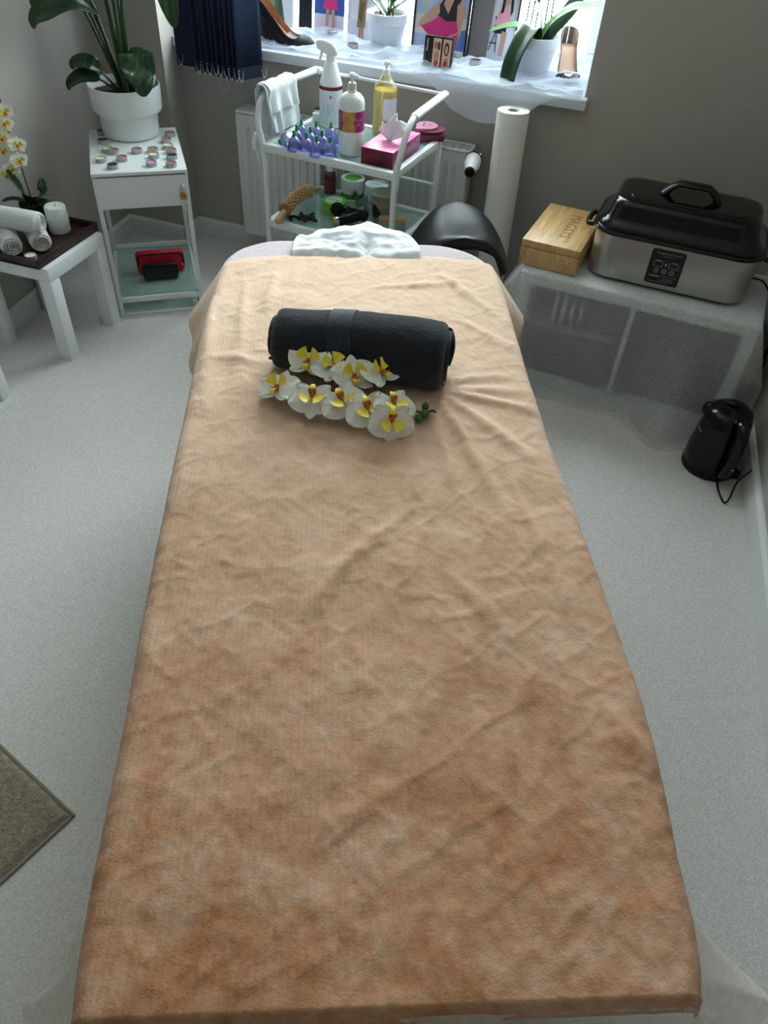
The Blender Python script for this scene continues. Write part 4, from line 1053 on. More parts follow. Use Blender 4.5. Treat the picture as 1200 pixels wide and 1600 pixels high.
def burner():
    t = thing('oil_burner', 'grey ceramic oil burner with a cut out window on the lower trolley shelf', 'oil burner', (-.905, 2.665, LZ), .0)
    cm = mat('grey_ceramic', (148, 142, 124), .5, bump=(60, .2, .002))
    bm = B(); r = .038
    def fn(u, v):
        a = 2*PI*u; z = v*.078; q = r*(1+.06*math.sin(PI*v)); return Vector((q*math.sin(a), -q*math.cos(a), z))
    n1, n2 = 60, 30
    V = [[bm.verts.new(fn(i/n1, j/n2)) for j in range(n2+1)] for i in range(n1)]
    def hole(u, v):
        a = (u*2*PI+PI) % (2*PI)-PI; x = (a+.55)/.62; y = (v-.45)/.33; return x*x+y*y < 1
    for i in range(n1):
        for j in range(n2):
            if not hole((i+.5)/n1, (j+.5)/n2): bm.faces.new((V[i][j], V[(i+1) % n1][j], V[(i+1) % n1][j+1], V[i][j+1]))
    lone = [v for v in bm.verts if not v.link_faces]; bmesh.ops.delete(bm, geom=lone, context='VERTS')
    obj('burner_body', bm, cm, t, solid=.005)
    bm = B(); lathe(bm, [(.030, .074), (.040, .078), (.048, .092), (.050, .097), (.047, .098), (.036, .088), (0, .084)], 44); obj('bowl', bm, cm, t)
    bm = B(); cyl(bm, .036, 0, .005, 40); obj('burner_base', bm, cm, t)
burner()
def wood_cups():
    for (x, y), l in (((-.868, 2.590), 'short glass candle jar with bamboo lid left of the trolley post, lower shelf'), ((-.822, 2.612), 'glass candle jar with bamboo lid right of the oil burner, lower shelf')):
        t = thing('candle_jar', l, 'candle', (x, y, LZ), 0, 'jars with bamboo lids')
        bm = B(); cyl(bm, .024, 0, .030, 32, bev=.002); obj('jar', bm, mat('grey_jar', (150, 158, 150), .3), t)
        bm = B(); cyl(bm, .0255, .030, .038, 32, bev=.001); obj('lid', bm, mat('bamboo_lid', (196, 156, 96), .5, var=(170, 126, 70), vscale=60), t)
wood_cups()
def glass_cup():
    t = thing('glass_jar', 'small empty clear glass between the tubs and the massage gun', 'glass', (-1.005, 2.70, LZ), 0)
    bm = B(); lathe(bm, [(0, .003), (.020, .003), (.022, .05), (.021, .052), (.024, .052), (.0235, 0), (0, 0)], 28); obj('glass_body', bm, clear_glass, t)
    bm = B(); ell(bm, (.006, -.002, .010), (.009, .007, .006)); obj('cotton_ball', bm, gw, t)
glass_cup()
def massage_gun():
    t = thing('massage_gun', 'black massage gun with round ball head on the lower trolley shelf', 'massager', (-1.0, 2.60, LZ), 0)
    bm = B(); ell(bm, (-.065, .003, .027), (.026, .026, .026), u=24, v=16); obj('ball_head', bm, mat('black_foam', (9, 9, 10), .75), t)
    bm = B(); tube(bm, [(-.045, .0, .028), (-.03, -.002, .030), (-.02, -.003, .031), (.05, -.012, .031), (.06, -.013, .030)], [.010, .011, .021, .022, .017], 20); mb = obj('gun_body', bm, black_pl, t)
    bm = B(); tube(bm, [(.036, -.010, .030), (-.005, -.055, .022), (-.035, -.085, .020)], [.019, .017, .017], 18); obj('handle', bm, black_pl, t)
    bm = B(); tube(bm, [(-.030, -.080, .0205), (-.036, -.086, .0203)], [.0175, .0175], 18); obj('silver_ring', bm, chrome, t)
    bm = B(); tube(bm, [(-.036, -.086, .0203), (-.043, -.093, .0200)], [.0172, .0165], 18); obj('gold_ring', bm, mat('gold_trim', (206, 170, 70), .3, .9), t)
    bm = B(); box(bm, -.012, -.013, .0505, .048, -.009, .0535); obj('gold_line', bm, MATS['gold_trim'], mb)
massage_gun()
def black_bits():
    S_ = [(-1.196, 2.508, .3), (-1.172, 2.526, 1.1), (-1.160, 2.500, -.3), (-1.146, 2.530, .6), (-1.128, 2.518, -.1), (-1.185, 2.538, 2.0), (-1.150, 2.556, 1.6), (-1.212, 2.492, -.5)]
    W_ = ['leftmost but one of the scattered pile', 'in the middle of the pile, turned upright', 'at the front of the pile', 'behind the front one, pointing right', 'at the right end of the pile', 'at the back left of the pile', 'at the very back of the pile', 'at the far left of the pile']
    p = None
    for k, ((x, y, a), w_) in enumerate(zip(S_, W_)):
        lab = 'small black clip ' + w_
        if p is None:
            p = t = thing('hair_clip', lab, 'clip', (x, y, LZ), a, 'black clips on the lower trolley shelf')
            bm = B(); tube(bm, spline([(-.020, 0, .006), (-.008, .003, .009), (.008, -.003, .009), (.020, 0, .006)], 4), [.003]+[.0055]*11+[.003], 8); obj('clip_body', bm, black_matte, t)
            bm = B(); ell(bm, (-.019, 0, .006), (.006, .006, .0055)); obj('clip_end', bm, black_matte, t)
        else: dup(p, (x, y, LZ), a, lab)
black_bits()
def wood_roller():
    A = Vector((-1.222, 2.425, .405)); Bp = Vector((-1.212, 2.735, .408)); ax = Bp-A; L_ = ax.length
    q = ax.to_track_quat('X', 'Z').to_matrix().to_4x4()
    M = Matrix.Translation(A) @ q
    t = thing('massage_roller', 'curved wooden massage roller covered in small beads on the lower trolley shelf', 'massage roller', M=M)
    wd = mat('beech_wood', (206, 168, 118), .5, var=(190, 146, 96), vscale=40); bw = mat('bead_wood', (212, 170, 118), .5)
    def pth(x): return Vector((x, .0, .030*math.sin(PI*min(1, max(0, x/L_))))) if True else None
    bm = B(); tube(bm, [(-.012, 0, -.004), (-.010, 0, -.003), (.0, 0, 0), (.06, 0, .014)], [.008, .0125, .0135, .0115], 16); obj('handle', bm, wd, t)
    bm = B(); tube(bm, [(L_-.05, 0, .016), (L_-.01, 0, .003), (L_, 0, 0), (L_+.004, 0, -.002)], [.011, .011, .010, .006], 16); obj('handle', bm, wd, t)
    bm = B(); tube(bm, [pth(.05+(L_-.10)*k/14) for k in range(15)], .016, 14); obj('roller_core', bm, mat('dark_core_wood', (104, 66, 38), .6), t); bm = B()
    rows = 15
    for k in range(rows):
        x = .062+(L_-.12)*k/(rows-1); c = pth(x)
        for j in range(11):
            a = 2*PI*(j+.5*(k % 2))/11; ell(bm, (c.x, c.y+.020*math.cos(a), c.z+.020*math.sin(a)), (.0062, .0052, .0052), u=8, v=6)
    obj('beaded_body', bm, bw, t)
    bm = B(); c = pth(.052)
    for j in range(12): a = 2*PI*j/12; ell(bm, (c.x, c.y+.019*math.cos(a), c.z+.019*math.sin(a)), (.006, .007, .007), u=8, v=6)
    tube(bm, [c+Vector((-.005, 0, 0)), c+Vector((.005, 0, 0))], .019, 16); obj('end_ring', bm, mat('dark_bead_wood', (150, 100, 60), .5), t)
wood_roller()

# ------------------------------------------------------------------ saddle stool
def stool():
    t = thing('saddle_stool', 'black saddle stool partly hidden behind the head of the massage table', 'stool', (-.545, 2.425, 0), .35)
    m_ = mat('black_upholstery', (15, 17, 20), .42, bump=(500, .15, .0008))
    bm = B()
    def fn(u, v):
        # closed shell: u around the cross section (over, then under), v along the axis
        y = (v-.5)*.30; e = math.sqrt(max(0, 1-(2*v-1)**4))
        hw = .168*(.80+.20*e); a = u*2*PI
        if a < PI: s = math.cos(a); th = .0
        else: s = math.cos(a); th = .042*math.sin(a-PI)**.5*e
        x = s*hw
        dr = .105*abs(s)**3.2
        z = .522 - dr - th + .030*(2*v-1)**2*(1-abs(s))
        return Vector((x*(1-.05*(th > 0)), y*(1-.12*abs(s)), z-.012*(1-e)))
    grid(bm, fn, 72, 36); bmesh.ops.remove_doubles(bm, verts=bm.verts, dist=.0008); obj('seat', bm, m_, t, ang=80)
    bm = B(); cyl(bm, .028, .12, .36, 24); cyl(bm, .019, .30, .50, 20); obj('gas_column', bm, black_pl, t)
    bm = B(); box(bm, -.07, -.06, .458, .07, .06, .478, bev=.006); obj('seat_plate', bm, black_pl, t)
    bm = B(); tube(bm, spline([(.02, -.03, .462), (.09, -.05, .452), (.155, -.075, .430)], 5), [.005]*7+[.006]*4, 10); obj('lever', bm, black_pl, t)
    for k in range(5):
        a = 2*PI*k/5+.3; c, s_ = math.cos(a), math.sin(a)
        bm = B(); tube(bm, [(0, 0, .135), (.10*c, .10*s_, .12), (.19*c, .19*s_, .075)], [.022, .018, .013], 12); lg = obj('leg', bm, black_pl, t)
        bm = B(); cyl(bm, .025, -.012, .012, 20, T(.19*c, .19*s_, .026) @ RZ(a) @ RX(PI/2)); tube(bm, [(.19*c, .19*s_, .075), (.19*c, .19*s_, .03)], .006, 8); obj('caster', bm, black_matte, lg)
stool()

# ------------------------------------------------------------------ standing roll of couch paper
def paper_roll():
    A = Vector((-.492, 2.845, 0)); Tp = Vector((-.508, 2.865, .765)); q = (Tp-A).to_track_quat('Z', 'Y').to_matrix().to_4x4(); h = (Tp-A).length
    t = thing('paper_roll', 'tall white roll of couch paper standing upright against the grey wall', 'paper roll', M=Matrix.Translation(A) @ q)
    pm = mat('crepe_paper', (226, 224, 218), .85, bump=(140, .4, .002))
    bm = B(); lathe(bm, [(.020, .004), (.056, .003), (.057, .01), (.057, h-.004), (.056, h), (.0215, h), (.020, h-.01), (.020, .004)], 56); obj('paper', bm, pm, t)
    bm = B(); lathe(bm, [(.0185, .005), (.020, .005), (.020, h-.004), (.0185, h-.004), (.0185, .005)], 32); obj('core', bm, mat('cardboard', (168, 158, 144), .8), t)
    bm = B(); lathe(bm, [(0, h-.05), (.0183, h-.05)], 24); obj('core_inside', bm, MATS['cardboard'], t)
    bm = B()
    def fn(u, v): a = -1.9+u*.35; r = .0577+.002*u*math.sin(v*9); return Vector((r*math.cos(a), r*math.sin(a), .004+(h-.004)*v))
    grid(bm, fn, 4, 30); obj('loose_edge', bm, pm, t)
paper_roll()

# ------------------------------------------------------------------ cube shelf with sheer cover (right)
KX, KY, KR = -.312, 2.391, -.069
def KW(x, y): c, s_ = math.cos(KR), math.sin(KR); return (KX+c*x-s_*y, KY+s_*x+c*y)
def cube_shelf(label, loc, rz, name='cube_shelf'):
    t = thing(name, label, 'shelf', loc, rz)
    w, d, h, f = .77, .39, .42, .038
    for n, b in (('top_board', (0, 0, h-f, w, d, h)), ('bottom_board', (0, 0, 0, w, d, f)), ('side_board', (0, 0, f, f, d, h-f)), ('side_board', (w-f, 0, f, w, d, h-f)), ('divider', (w/2-.008, .004, f, w/2+.008, d, h-f)), ('back_board', (f, d-.006, f, w-f, d, h-f))):
        bm = B(); box(bm, *b, bev=.0012); obj(n, bm, white_paint, t)
    return t
cube_shelf('low white cube shelf under the sheer cloth, carrying the wooden box and stone heater', (KX, KY, 0), KR)
def shelf_inside():
    gm = mat('grey_felt', (70, 72, 72), .95, bump=(120, .6, .003)); dk = mat('dark_storage', (48, 48, 50), .9)
    x, y = KW(.195, .20); t = thing('storage_box', 'grey storage box faintly seen through the cloth in the left cube compartment', 'box', (x, y, .0385), KR)
    bm = B(); box(bm, -.15, -.16, 0, .15, .16, .18, bev=.01); obj('box_body', bm, gm, t)
    bm = B(); box(bm, -.155, -.165, .18, .155, .165, .205, bev=.004); obj('box_lid', bm, mat('lid_lightgrey', (150, 152, 150), .7), t)
    x, y = KW(.22, .17)
    for k in range(4):
        xx, yy = KW(.13+.03*k, .13); t = thing('folder', ['white folder at the left of four standing on the storage box behind the cloth', 'light folder second from the left behind the cloth', 'grey folder third from the left behind the cloth', 'grey folder at the right of four behind the cloth'][k], 'folder', (xx, yy, .0385+.2055), KR, 'folders inside the covered shelf')
        bm = B(); box(bm, -.008, -.09, 0, .008, .10, .115, bev=.002); obj('folder_body', bm, mat('folder_%s' % ('white' if k < 2 else 'grey'), (190, 190, 186) if k < 2 else (110, 110, 110), .7), t)
        bm = B(); box(bm, -.005, -.0905, .03, .005, -.0895, .08); obj('spine_label', bm, gw, t)
    x, y = KW(.575, .21); t = thing('storage_box', 'dark storage box in the right cube compartment behind the cloth', 'box', (x, y, .0385), KR)
    bm = B(); box(bm, -.155, -.16, 0, .155, .16, .27, bev=.012); obj('box_body', bm, dk, t)
    bm = B(); box(bm, -.03, -.164, .17, .03, -.158, .20, bev=.002); obj('box_grip', bm, mat('grip_grey', (90, 90, 90), .6), t)
shelf_inside()
def shelf_cloth():
    bm = B(); H_ = .423
    W0, W1 = 0.0, .77
    def fn(u, v):
        # u across: left hang, top, right hang ; v: back top -> front edge -> hanging to the floor
        xs = -.20 + u*1.17; tv = v*(.37+.46)
        ex, dz = xs, 0
        y = .37-tv; fz = 0
        bow = .105*math.exp(-((xs-.60)/.10)**2) + .02*math.sin(xs*9+1)*.5
        if y < 0:
            q = -y; fz = q; flare = (.03+bow*.95)*min(1, q/.40)**1.3
            y = -.006 - flare - .007*math.sin(xs*26)*min(1, q/.2)
        if xs < 0: q = -xs; ex = -.52*q; dz = .86*q
        if xs > W1: q = xs-W1; ex = W1+.20*q; dz = .97*q
        if fz > 0 and dz > 0:
            # corner: the hanging ear
            z = H_ - max(fz, dz) ; 
            if xs < 0: ex = -.004-.52*(-xs)*(1-.2*min(1, fz/.4)); y = y - .25*min(-xs, fz)
            else: ex = W1+.004+.35*min(xs-W1, fz); y = y + .12*(xs-W1)
        else: z = H_ - max(fz, dz)
        z = max(z, .006 + .004*math.sin(xs*30))
        if z < .03 and fz > .4: y -= (fz-.4)*.6
        z += .0012*nz(xs*30, tv*30) if fz == 0 and dz == 0 else 0
        n_ = .003*nz(xs*10, tv*10, 4) if fz > .02 else 0
        return Vector((ex, y+n_, z))
    grid(bm, fn, 130, 100)
    m = cloth_mat('sheer_fleece', (232, 232, 230), .48, 110, .64, transl=.5)
    tag(obj('shelf_cloth', bm, m, None, (KX, KY, 0), KR, ang=80), 'sheer white fleece cloth hanging over the low cube shelf to the floor', 'cloth')
shelf_cloth()
KT = .4255
def wooden_box():
    bw_ = bpy.data.materials.new('bamboo_wood'); bw_.use_nodes = True; N = bw_.node_tree.nodes; L = bw_.node_tree.links; p = N['Principled BSDF']; p.inputs['Roughness'].default_value = .42
    tc = N.new('ShaderNodeTexCoord'); mp = N.new('ShaderNodeMapping'); mp.inputs['Scale'].default_value = (38, 5, 14); L.new(tc.outputs['Object'], mp.inputs['Vector'])
    vo = N.new('ShaderNodeTexVoronoi'); vo.inputs['Scale'].default_value = 1.3; L.new(mp.outputs[0], vo.inputs['Vector'])
    nz_ = N.new('ShaderNodeTexNoise'); nz_.inputs['Scale'].default_value = 3; nz_.inputs['Detail'].default_value = 6; L.new(mp.outputs[0], nz_.inputs['Vector'])
    mx = N.new('ShaderNodeMixRGB'); mx.inputs[0].default_value = .45; L.new(nz_.outputs['Fac'], mx.inputs[1]); L.new(vo.outputs['Color'], mx.inputs[2])
    rp = N.new('ShaderNodeValToRGB'); rp.color_ramp.elements[0].position = .3; rp.color_ramp.elements[1].position = .7; rp.color_ramp.elements[0].color = lin((182, 142, 88)) + (1,); rp.color_ramp.elements[1].color = lin((216, 180, 122)) + (1,)
    L.new(mx.outputs[0], rp.inputs[0]); L.new(rp.outputs[0], p.inputs['Base Color'])
    x, y = -.335, 2.432
    t = thing('wooden_box', 'shallow bamboo box with engraved lid beside the stone heater', 'box', (x, y, KT), -.085)
    w, d, h = .196, .345, .085
    bm = B(); box(bm, 0, 0, 0, w, d, h*.70, bev=.002); obj('box_body', bm, bw_, t)
    bm = B(); box(bm, 0, 0, h*.72, w, d, h, bev=.002); ld = obj('lid', bm, bw_, t)
    eng = mat('burnt_engraving', (140, 98, 56), .7)
    bm = B(); text(bm, 'MAGSYS', .052, T(w*.60, d*.52, h+.0003) @ RZ(PI/2+PI), depth=.0002, sp=1.1); obj('lettering', bm, eng, ld)
    bm = B(); box(bm, -.0015, .03, h*.62, .0005, .05, h*.82, bev=.0005); obj('latch', bm, chrome, t)
wooden_box()
def rrect(w, d, r, n=8):
    o = []
    for cx, cy, a0 in ((w/2-r, d/2-r, 0), (-w/2+r, d/2-r, 90), (-w/2+r, -d/2+r, 180), (w/2-r, -d/2+r, 270)):
        for k in range(n+1): a = math.radians(a0+90*k/n); o.append((cx+r*math.cos(a), cy+r*math.sin(a)))
    return o
def loft(bm, secs, mi=0, n=8):
    """secs: (w, d, r, z) stacked rounded rectangles"""
    rings = [[bm.verts.new((x, y, z)) for x, y in rrect(w, d, r, n)] for w, d, r, z in secs]
    for a, b in zip(rings, rings[1:]):
        for k in range(len(a)): f = bm.faces.new((a[k], a[(k+1) % len(a)], b[(k+1) % len(a)], b[k])); f.material_index = mi
    bm.faces.new(rings[0][::-1]).material_index = mi; bm.faces.new(rings[-1]).material_index = mi
def heater():
    t = thing('stone_heater', 'stainless steel hot stone heater with domed black lid on the covered shelf', 'heater', (.145, 2.590, KT), -.045)
    st = bpy.data.materials.new('brushed_steel'); st.use_nodes = True; N = st.node_tree.nodes; L = st.node_tree.links; p = N['Principled BSDF']
    p.inputs['Base Color'].default_value = lin((176, 172, 166)) + (1,); p.inputs['Metallic'].default_value = .85; p.inputs['Roughness'].default_value = .34; p.inputs['Anisotropic'].default_value = .4
    tc = N.new('ShaderNodeTexCoord'); mp = N.new('ShaderNodeMapping'); mp.inputs['Scale'].default_value = (4, 4, 700); L.new(tc.outputs['Object'], mp.inputs['Vector'])
    nz_ = N.new('ShaderNodeTexNoise'); nz_.inputs['Scale'].default_value = 1; L.new(mp.outputs[0], nz_.inputs['Vector']); bp = N.new('ShaderNodeBump'); bp.inputs['Strength'].default_value = .12; bp.inputs['Distance'].default_value = .001
    L.new(nz_.outputs['Fac'], bp.inputs['Height']); L.new(bp.outputs['Normal'], p.inputs['Normal'])
    w, d = .505, .315; gl = mat('black_enamel', (3, 3, 4), .12, spec=.4)
    bm = B(); loft(bm, [(w-.03, d-.03, .06, 0), (w-.012, d-.012, .068, .006), (w-.012, d-.012, .068, .012)]); obj('base_ring', bm, black_pl, t)
    bm = B(); loft(bm, [(w, d, .072, .010), (w+.002, d+.002, .073, .014), (w+.006, d+.006, .075, .148), (w+.004, d+.004, .075, .152)]); bd = obj('steel_body', bm, st, t)
    bm = B(); loft(bm, [(w+.002, d+.002, .074, .149), (w+.030, d+.026, .085, .151), (w+.034, d+.030, .087, .157), (w+.026, d+.022, .084, .163), (w-.0, d-.004, .074, .165)]); obj('rim', bm, gl, t)
    bm = B(); loft(bm, [(w+.012, d+.008, .08, .164), (w+.010, d+.006, .08, .172), (w-.020, d-.024, .068, .182), (w-.040, d-.044, .062, .196), (w-.056, d-.060, .056, .228), (w-.070, d-.074, .052, .240), (w-.10, d-.104, .042, .2455), (w-.16, d-.16, .03, .2465)]); lid = obj('lid', bm, gl, t, ang=70)
    bm = B(); loft(bm, [(w-.145, d-.150, .028, .2455), (w-.150, d-.155, .026, .2495), (w-.17, d-.175, .02, .2500)]); obj('lid_panel', bm, gl, lid)
    bm = B(); tube(bm, [(-.085, 0, .250), (-.065, 0, .272), (-.045, 0, .286), (.045, 0, .286), (.065, 0, .272), (.085, 0, .250)], [.012, .010, .009, .009, .010, .012], 12)
    M = Matrix.Identity(4)
    for v in bm.verts: v.co.y *= 2.4 if abs(v.co.x) > .04 else 2.0
    hd = obj('lid_handle', bm, black_pl, lid)
    for sg in (-1, 1):
        bm = B(); x = sg*(w/2+.004); tube(bm, spline([(x, -.055, .135), (x+sg*.030, -.048, .128), (x+sg*.036, 0, .126), (x+sg*.030, .048, .128), (x, .055, .135)], 5), .009, 10); obj('side_handle', bm, black_pl, t)
    # control label on the front
    y = -(d/2+.0045)
    bm = B(); prism(bm, [(a, b) for a, b in rrect(.104, .112, .008, 4)], .002, T(-.010, y+.001, .082) @ RX(PI/2)); pn = obj('control_label', bm, mat('label_black', (12, 14, 18), .35), t)
    bm = B(); Q = T(-.010, y-.0012, .082) @ RX(PI/2)
    lw = .0009
    def fr(cx, cy, w_, h_):
        for a, b, c_, e in ((cx-w_/2, cy-h_/2, cx+w_/2, cy-h_/2+lw*1.5), (cx-w_/2, cy+h_/2-lw*1.5, cx+w_/2, cy+h_/2), (cx-w_/2, cy-h_/2, cx-w_/2+lw*1.5, cy+h_/2), (cx+w_/2-lw*1.5, cy-h_/2, cx+w_/2, cy+h_/2)): box(bm, a, b, 0, c_, e, .0004, M=Q)
    for cx in (-.024, .024): fr(cx, .010, .028, .018); box(bm, cx-.008, .0205, 0, cx+.008, .022, .0004, M=Q)
    for cx in (-.024, 0, .024): lathe(bm, [(.0055, 0), (.0075, 0), (.0075, .0004), (.0055, .0004), (.0055, 0)], 18, Q @ T(cx, -.012, 0)); box(bm, cx-.002, -.013, 0, cx+.002, -.011, .0004, M=Q)
    box(bm, -.042, -.028, 0, .042, -.0272, .0004, M=Q); box(bm, -.042, -.033, 0, -.010, -.0305, .0004, M=Q); box(bm, .002, -.037, 0, .036, -.036, .0004, M=Q); box(bm, -.010, -.043, 0, .036, -.042, .0004, M=Q); box(bm, -.042, -.049, 0, .02, -.048, .0004, M=Q)
    box(bm, -.003, .006, 0, .003, .015, .0004, M=Q)
    obj('symbols', bm, mat('print_grey', (150, 152, 152), .5), pn)
    bm = B(); text(bm, 'Massage Stone Heater', .0086, T(-.010, y-.0014, .127) @ RX(PI/2), depth=.0002); text(bm, 'hot stone warmer', .005, T(-.010, y-.0014, .119) @ RX(PI/2), depth=.0001); obj('lettering', bm, mat('print_grey', (150, 152, 152), .5), pn)
    return t
HEATER = heater()
def cord(name, parent, pts, r=.003):
    Mi = parent.matrix_basis.inverted()
    bm = B(); tube(bm, [Mi @ p_ for p_ in spline(pts, 8)], r, 8); return obj(name, bm, black_pl, parent)
cord('power_cord', HEATER, [(.400, 2.60, KT+.03), (.440, 2.56, KT+.045), (.475, 2.50, KT+.02), (.498, 2.42, KT-.01), (.515, 2.40, .30), (.525, 2.40, .16), (.528, 2.36, .06), (.53, 2.30, .004)])

# ------------------------------------------------------------------ kettle on the floor
def kettle():
    t = thing('kettle', 'black electric kettle standing on the floor by the right wall', 'kettle', (.443, 2.168, 0), .0); t.scale = (1.08, 1.08, 1.10)
    m_ = mat('gloss_black', (4, 4, 5), .16, spec=.4)
    bm = B(); lathe(bm, [(0, 0), (.074, 0), (.080, .003), (.081, .014), (.079, .020), (.062, .021)], 48); obj('kettle_base', bm, black_pl, t)
    bm = B(); lathe(bm, [(0, .020), (.078, .020), (.080, .026), (.079, .06), (.074, .12), (.068, .165), (.064, .185), (.060, .192), (.0, .192)], 48)
    ell(bm, (-.050, .040, .165), (.024, .020, .024)); obj('kettle_body', bm, m_, t)
    bm = B(); lathe(bm, [(.061, .190), (.060, .200), (.050, .208), (.020, .212), (0, .212)], 40); ld = obj('lid', bm, m_, t)
    bm = B(); ell(bm, (0, .016, .214), (.020, .014, .010)); obj('lid_button', bm, black_pl, ld)
    bm = B(); d = Vector((.35, -.94, 0)).normalized()
    P = [Vector((0, 0, .190))+d*.048, Vector((0, 0, .200))+d*.075, Vector((0, 0, .190))+d*.100, Vector((0, 0, .14))+d*.112, Vector((0, 0, .09))+d*.110, Vector((0, 0, .045))+d*.092, Vector((0, 0, .030))+d*.072]
    tube(bm, spline(P, 6), [.017]*6+[.0165]*25+[.015]*6, 12); hd = obj('handle', bm, m_, t)
    bm = B(); c = Vector((0, 0, .085))+d*.1235; ell(bm, c, (.005, .004, .004)); obj('indicator_light', bm, mat('red_lamp', (150, 20, 50), .3, emit=.15), hd)
    bm = B(); 
    def fn(u, v): a = math.radians(188+24*u); z = .06+.075*v; r = .0805-(z-.02)*.082+.001; return Vector((r*math.cos(a), r*math.sin(a), z))
    grid(bm, fn, 8, 8); obj('water_gauge', bm, mat('gauge_grey', (140, 144, 144), .3), t)
    return t
KETTLE = kettle()
cord('power_cord', KETTLE, [(.475, 2.105, .006), (.478, 2.05, .005), (.498, 1.99, .005), (.510, 2.00, .018), (.520, 2.045, .05), (.545, 2.075, .075), (.56, 2.09, .085), (.568, 2.12, .06), (.552, 2.20, .02), (.535, 2.33, .02), (.524, 2.44, .10), (.522, 2.47, .20), (.524, 2.47, .34)])
t = thing('power_plug', 'black plug lying against the skirting board behind the kettle', 'plug', (.515, 2.135, .0), .4)
bm = B(); box(bm, -.022, -.016, 0, .022, .016, .030, bev=.006); obj('plug_body', bm, black_pl, t)
bm = B(); cyl(bm, .0024, 0, .018, 10, T(.020, -.008, .016) @ RY(PI/2)); cyl(bm, .0024, 0, .018, 10, T(.020, .008, .016) @ RY(PI/2)); obj('pins', bm, chrome, t)

# ------------------------------------------------------------------ bath mat and cabinet at the left
def rug():
    rz = math.atan2(.073, -.244)
    t = thing('bath_mat', 'olive grey terry mat on the floor at the lower left', 'mat', (-.755, .441, 0), rz)
    wv = mat('olive_pile', (172, 160, 140), 1.0, bump=(260, 1.0, .006), var=(146, 136, 116), vscale=90, spec=.1)
    hm = mat('olive_hem', (140, 134, 114), .95, bump=(700, .4, .001))
    a, b = .80, .50
    bm = B()
    def fn(u, v): x, y = u*a, v*b; e = min(x, y, a-x, b-y); return Vector((x, y, .003+.009*sm(0, .02, e)+(.0022*nz(x*160, y*160)+.0012*nz(x*60, y*200))*sm(.01, .03, e)))
    grid(bm, fn, 260, 160); obj('pile', bm, wv, t, ang=80)
    bm = B(); 
    for q in ((-.003, -.003, a+.003, .004), (-.003, b-.004, a+.003, b+.003)): box(bm, q[0], q[1], 0, q[2], q[3], .006, bev=.002)
    for q in ((-.003, .004, .004, b-.004), (a-.004, .004, a+.003, b-.004)): box(bm, q[0], q[1], 0, q[2], q[3], .006, bev=.002)
    obj('hem', bm, hm, t)
rug()
bt = thing('wall_cabinet', 'white open cube cabinet standing against the left wall', 'cabinet', (-1.795, 1.54, 0), -PI/2+.0)
for n, b in (('top_board', (0, -.30, .382, .77, 0, .42)), ('bottom_board', (0, -.30, 0, .77, 0, .038)), ('side_board', (0, -.30, .038, .038, 0, .382)), ('side_board', (.732, -.30, .038, .77, 0, .382)), ('divider', (.377, -.30, .038, .393, -.004, .382)), ('back_board', (.038, -.30, .038, .732, -.294, .382))):
    bm = B(); box(bm, *b, bev=.0012); obj(n, bm, white_paint, bt)

# ------------------------------------------------------------------ things on the window sill
SZ = .81
def tulle():
    bm = B(); x0, x1 = -1.72, -.293
    def fn(u, v):
        x = x0+u*(x1-x0); tv = v
        hangx = .10*math.exp(-((x+.62)/.17)**4)+.012
        y = 3.27-(3.27-2.925)*min(1, tv/.8)
        r1 = abs(nz(x*4.5+tv*1.5, tv*3, 1, 1)); r2 = abs(nz(x*10+tv*5, tv*5, 6, 1))
        z = SZ + .012 + .026*max(0, 1-r1*2.2)**2 + .010*nz(x*6, tv*3, 3) + .010*max(0, 1-r2*2.4)**2 + .0015*nz(x*26, tv*12, 8)+.003
        z = SZ + (z-SZ)*(.55+.45*sm(1.0, .3, tv))
        if x < -1.0: z = SZ+(z-SZ)*(1-.3*sm(.6, .8, tv)); y = y + .035*sm(.5, .8, tv)*(1 if x < -1.0 else 0)
        if tv > .8:
            q = (tv-.8)/.2*hangx; 
            if x > -1.0: z = z*(1-min(1, q/.02))+(SZ+.004)*min(1, q/.02) - q; y = 2.928-.010*min(1, q/.02)-.012*math.sin(x*38)*q/.1-.02*q/.1
            else: z = max(SZ+.003, z - q); y -= .0
        return Vector((x, y + .012*nz(x*7, tv*6, 3)*(1 if tv < .75 else 0), max(z, SZ+.002) if tv < .8 else z))
    grid(bm, fn, 230, 90)
    m = cloth_mat('tulle', (232, 238, 248), .58, transl=.35)
    tag(obj('tulle_cloth', bm, m, ang=80), 'crumpled white tulle spread along the window sill', 'cloth')
    bm = B()
    def f2(u, v):
        x = x0+.01+u*(x1-x0-.02); r = abs(nz(x*6+9, v*5, 12)); y = 3.26-.28*v
        return Vector((x, y, SZ+.004+.018*max(0, 1-r*2.2)**2+.002*nz(x*14, v*8)+.002))
    grid(bm, f2, 160, 50)
    tag(obj('tulle_underlayer', bm, m, ang=80), 'lower layer of white tulle under the pots and pictures on the sill', 'cloth')
tulle()
def pot(t, r, h):
    bm = B(); lathe(bm, [(0, 0), (r*.70, 0), (r*.73, .004), (r*.90, h*.70), (r*.91, h*.71), (r*.985, h*.73), (r, h*.97), (r*.985, h), (r*.93, h), (r*.90, h*.88), (0, h*.86)], 48); obj('pot', bm, mat('white_pot', (216, 222, 232), .4), t)
    bm = B(); cyl(bm, r*.9, h*.85, h*.885, 30)
    for v in bm.verts: v.co.z += .004*nz(v.co.x*60, v.co.y*60)
    obj('bark', bm, mat('bark_mix', (70, 54, 40), .9, bump=(90, 1, .008)), t)
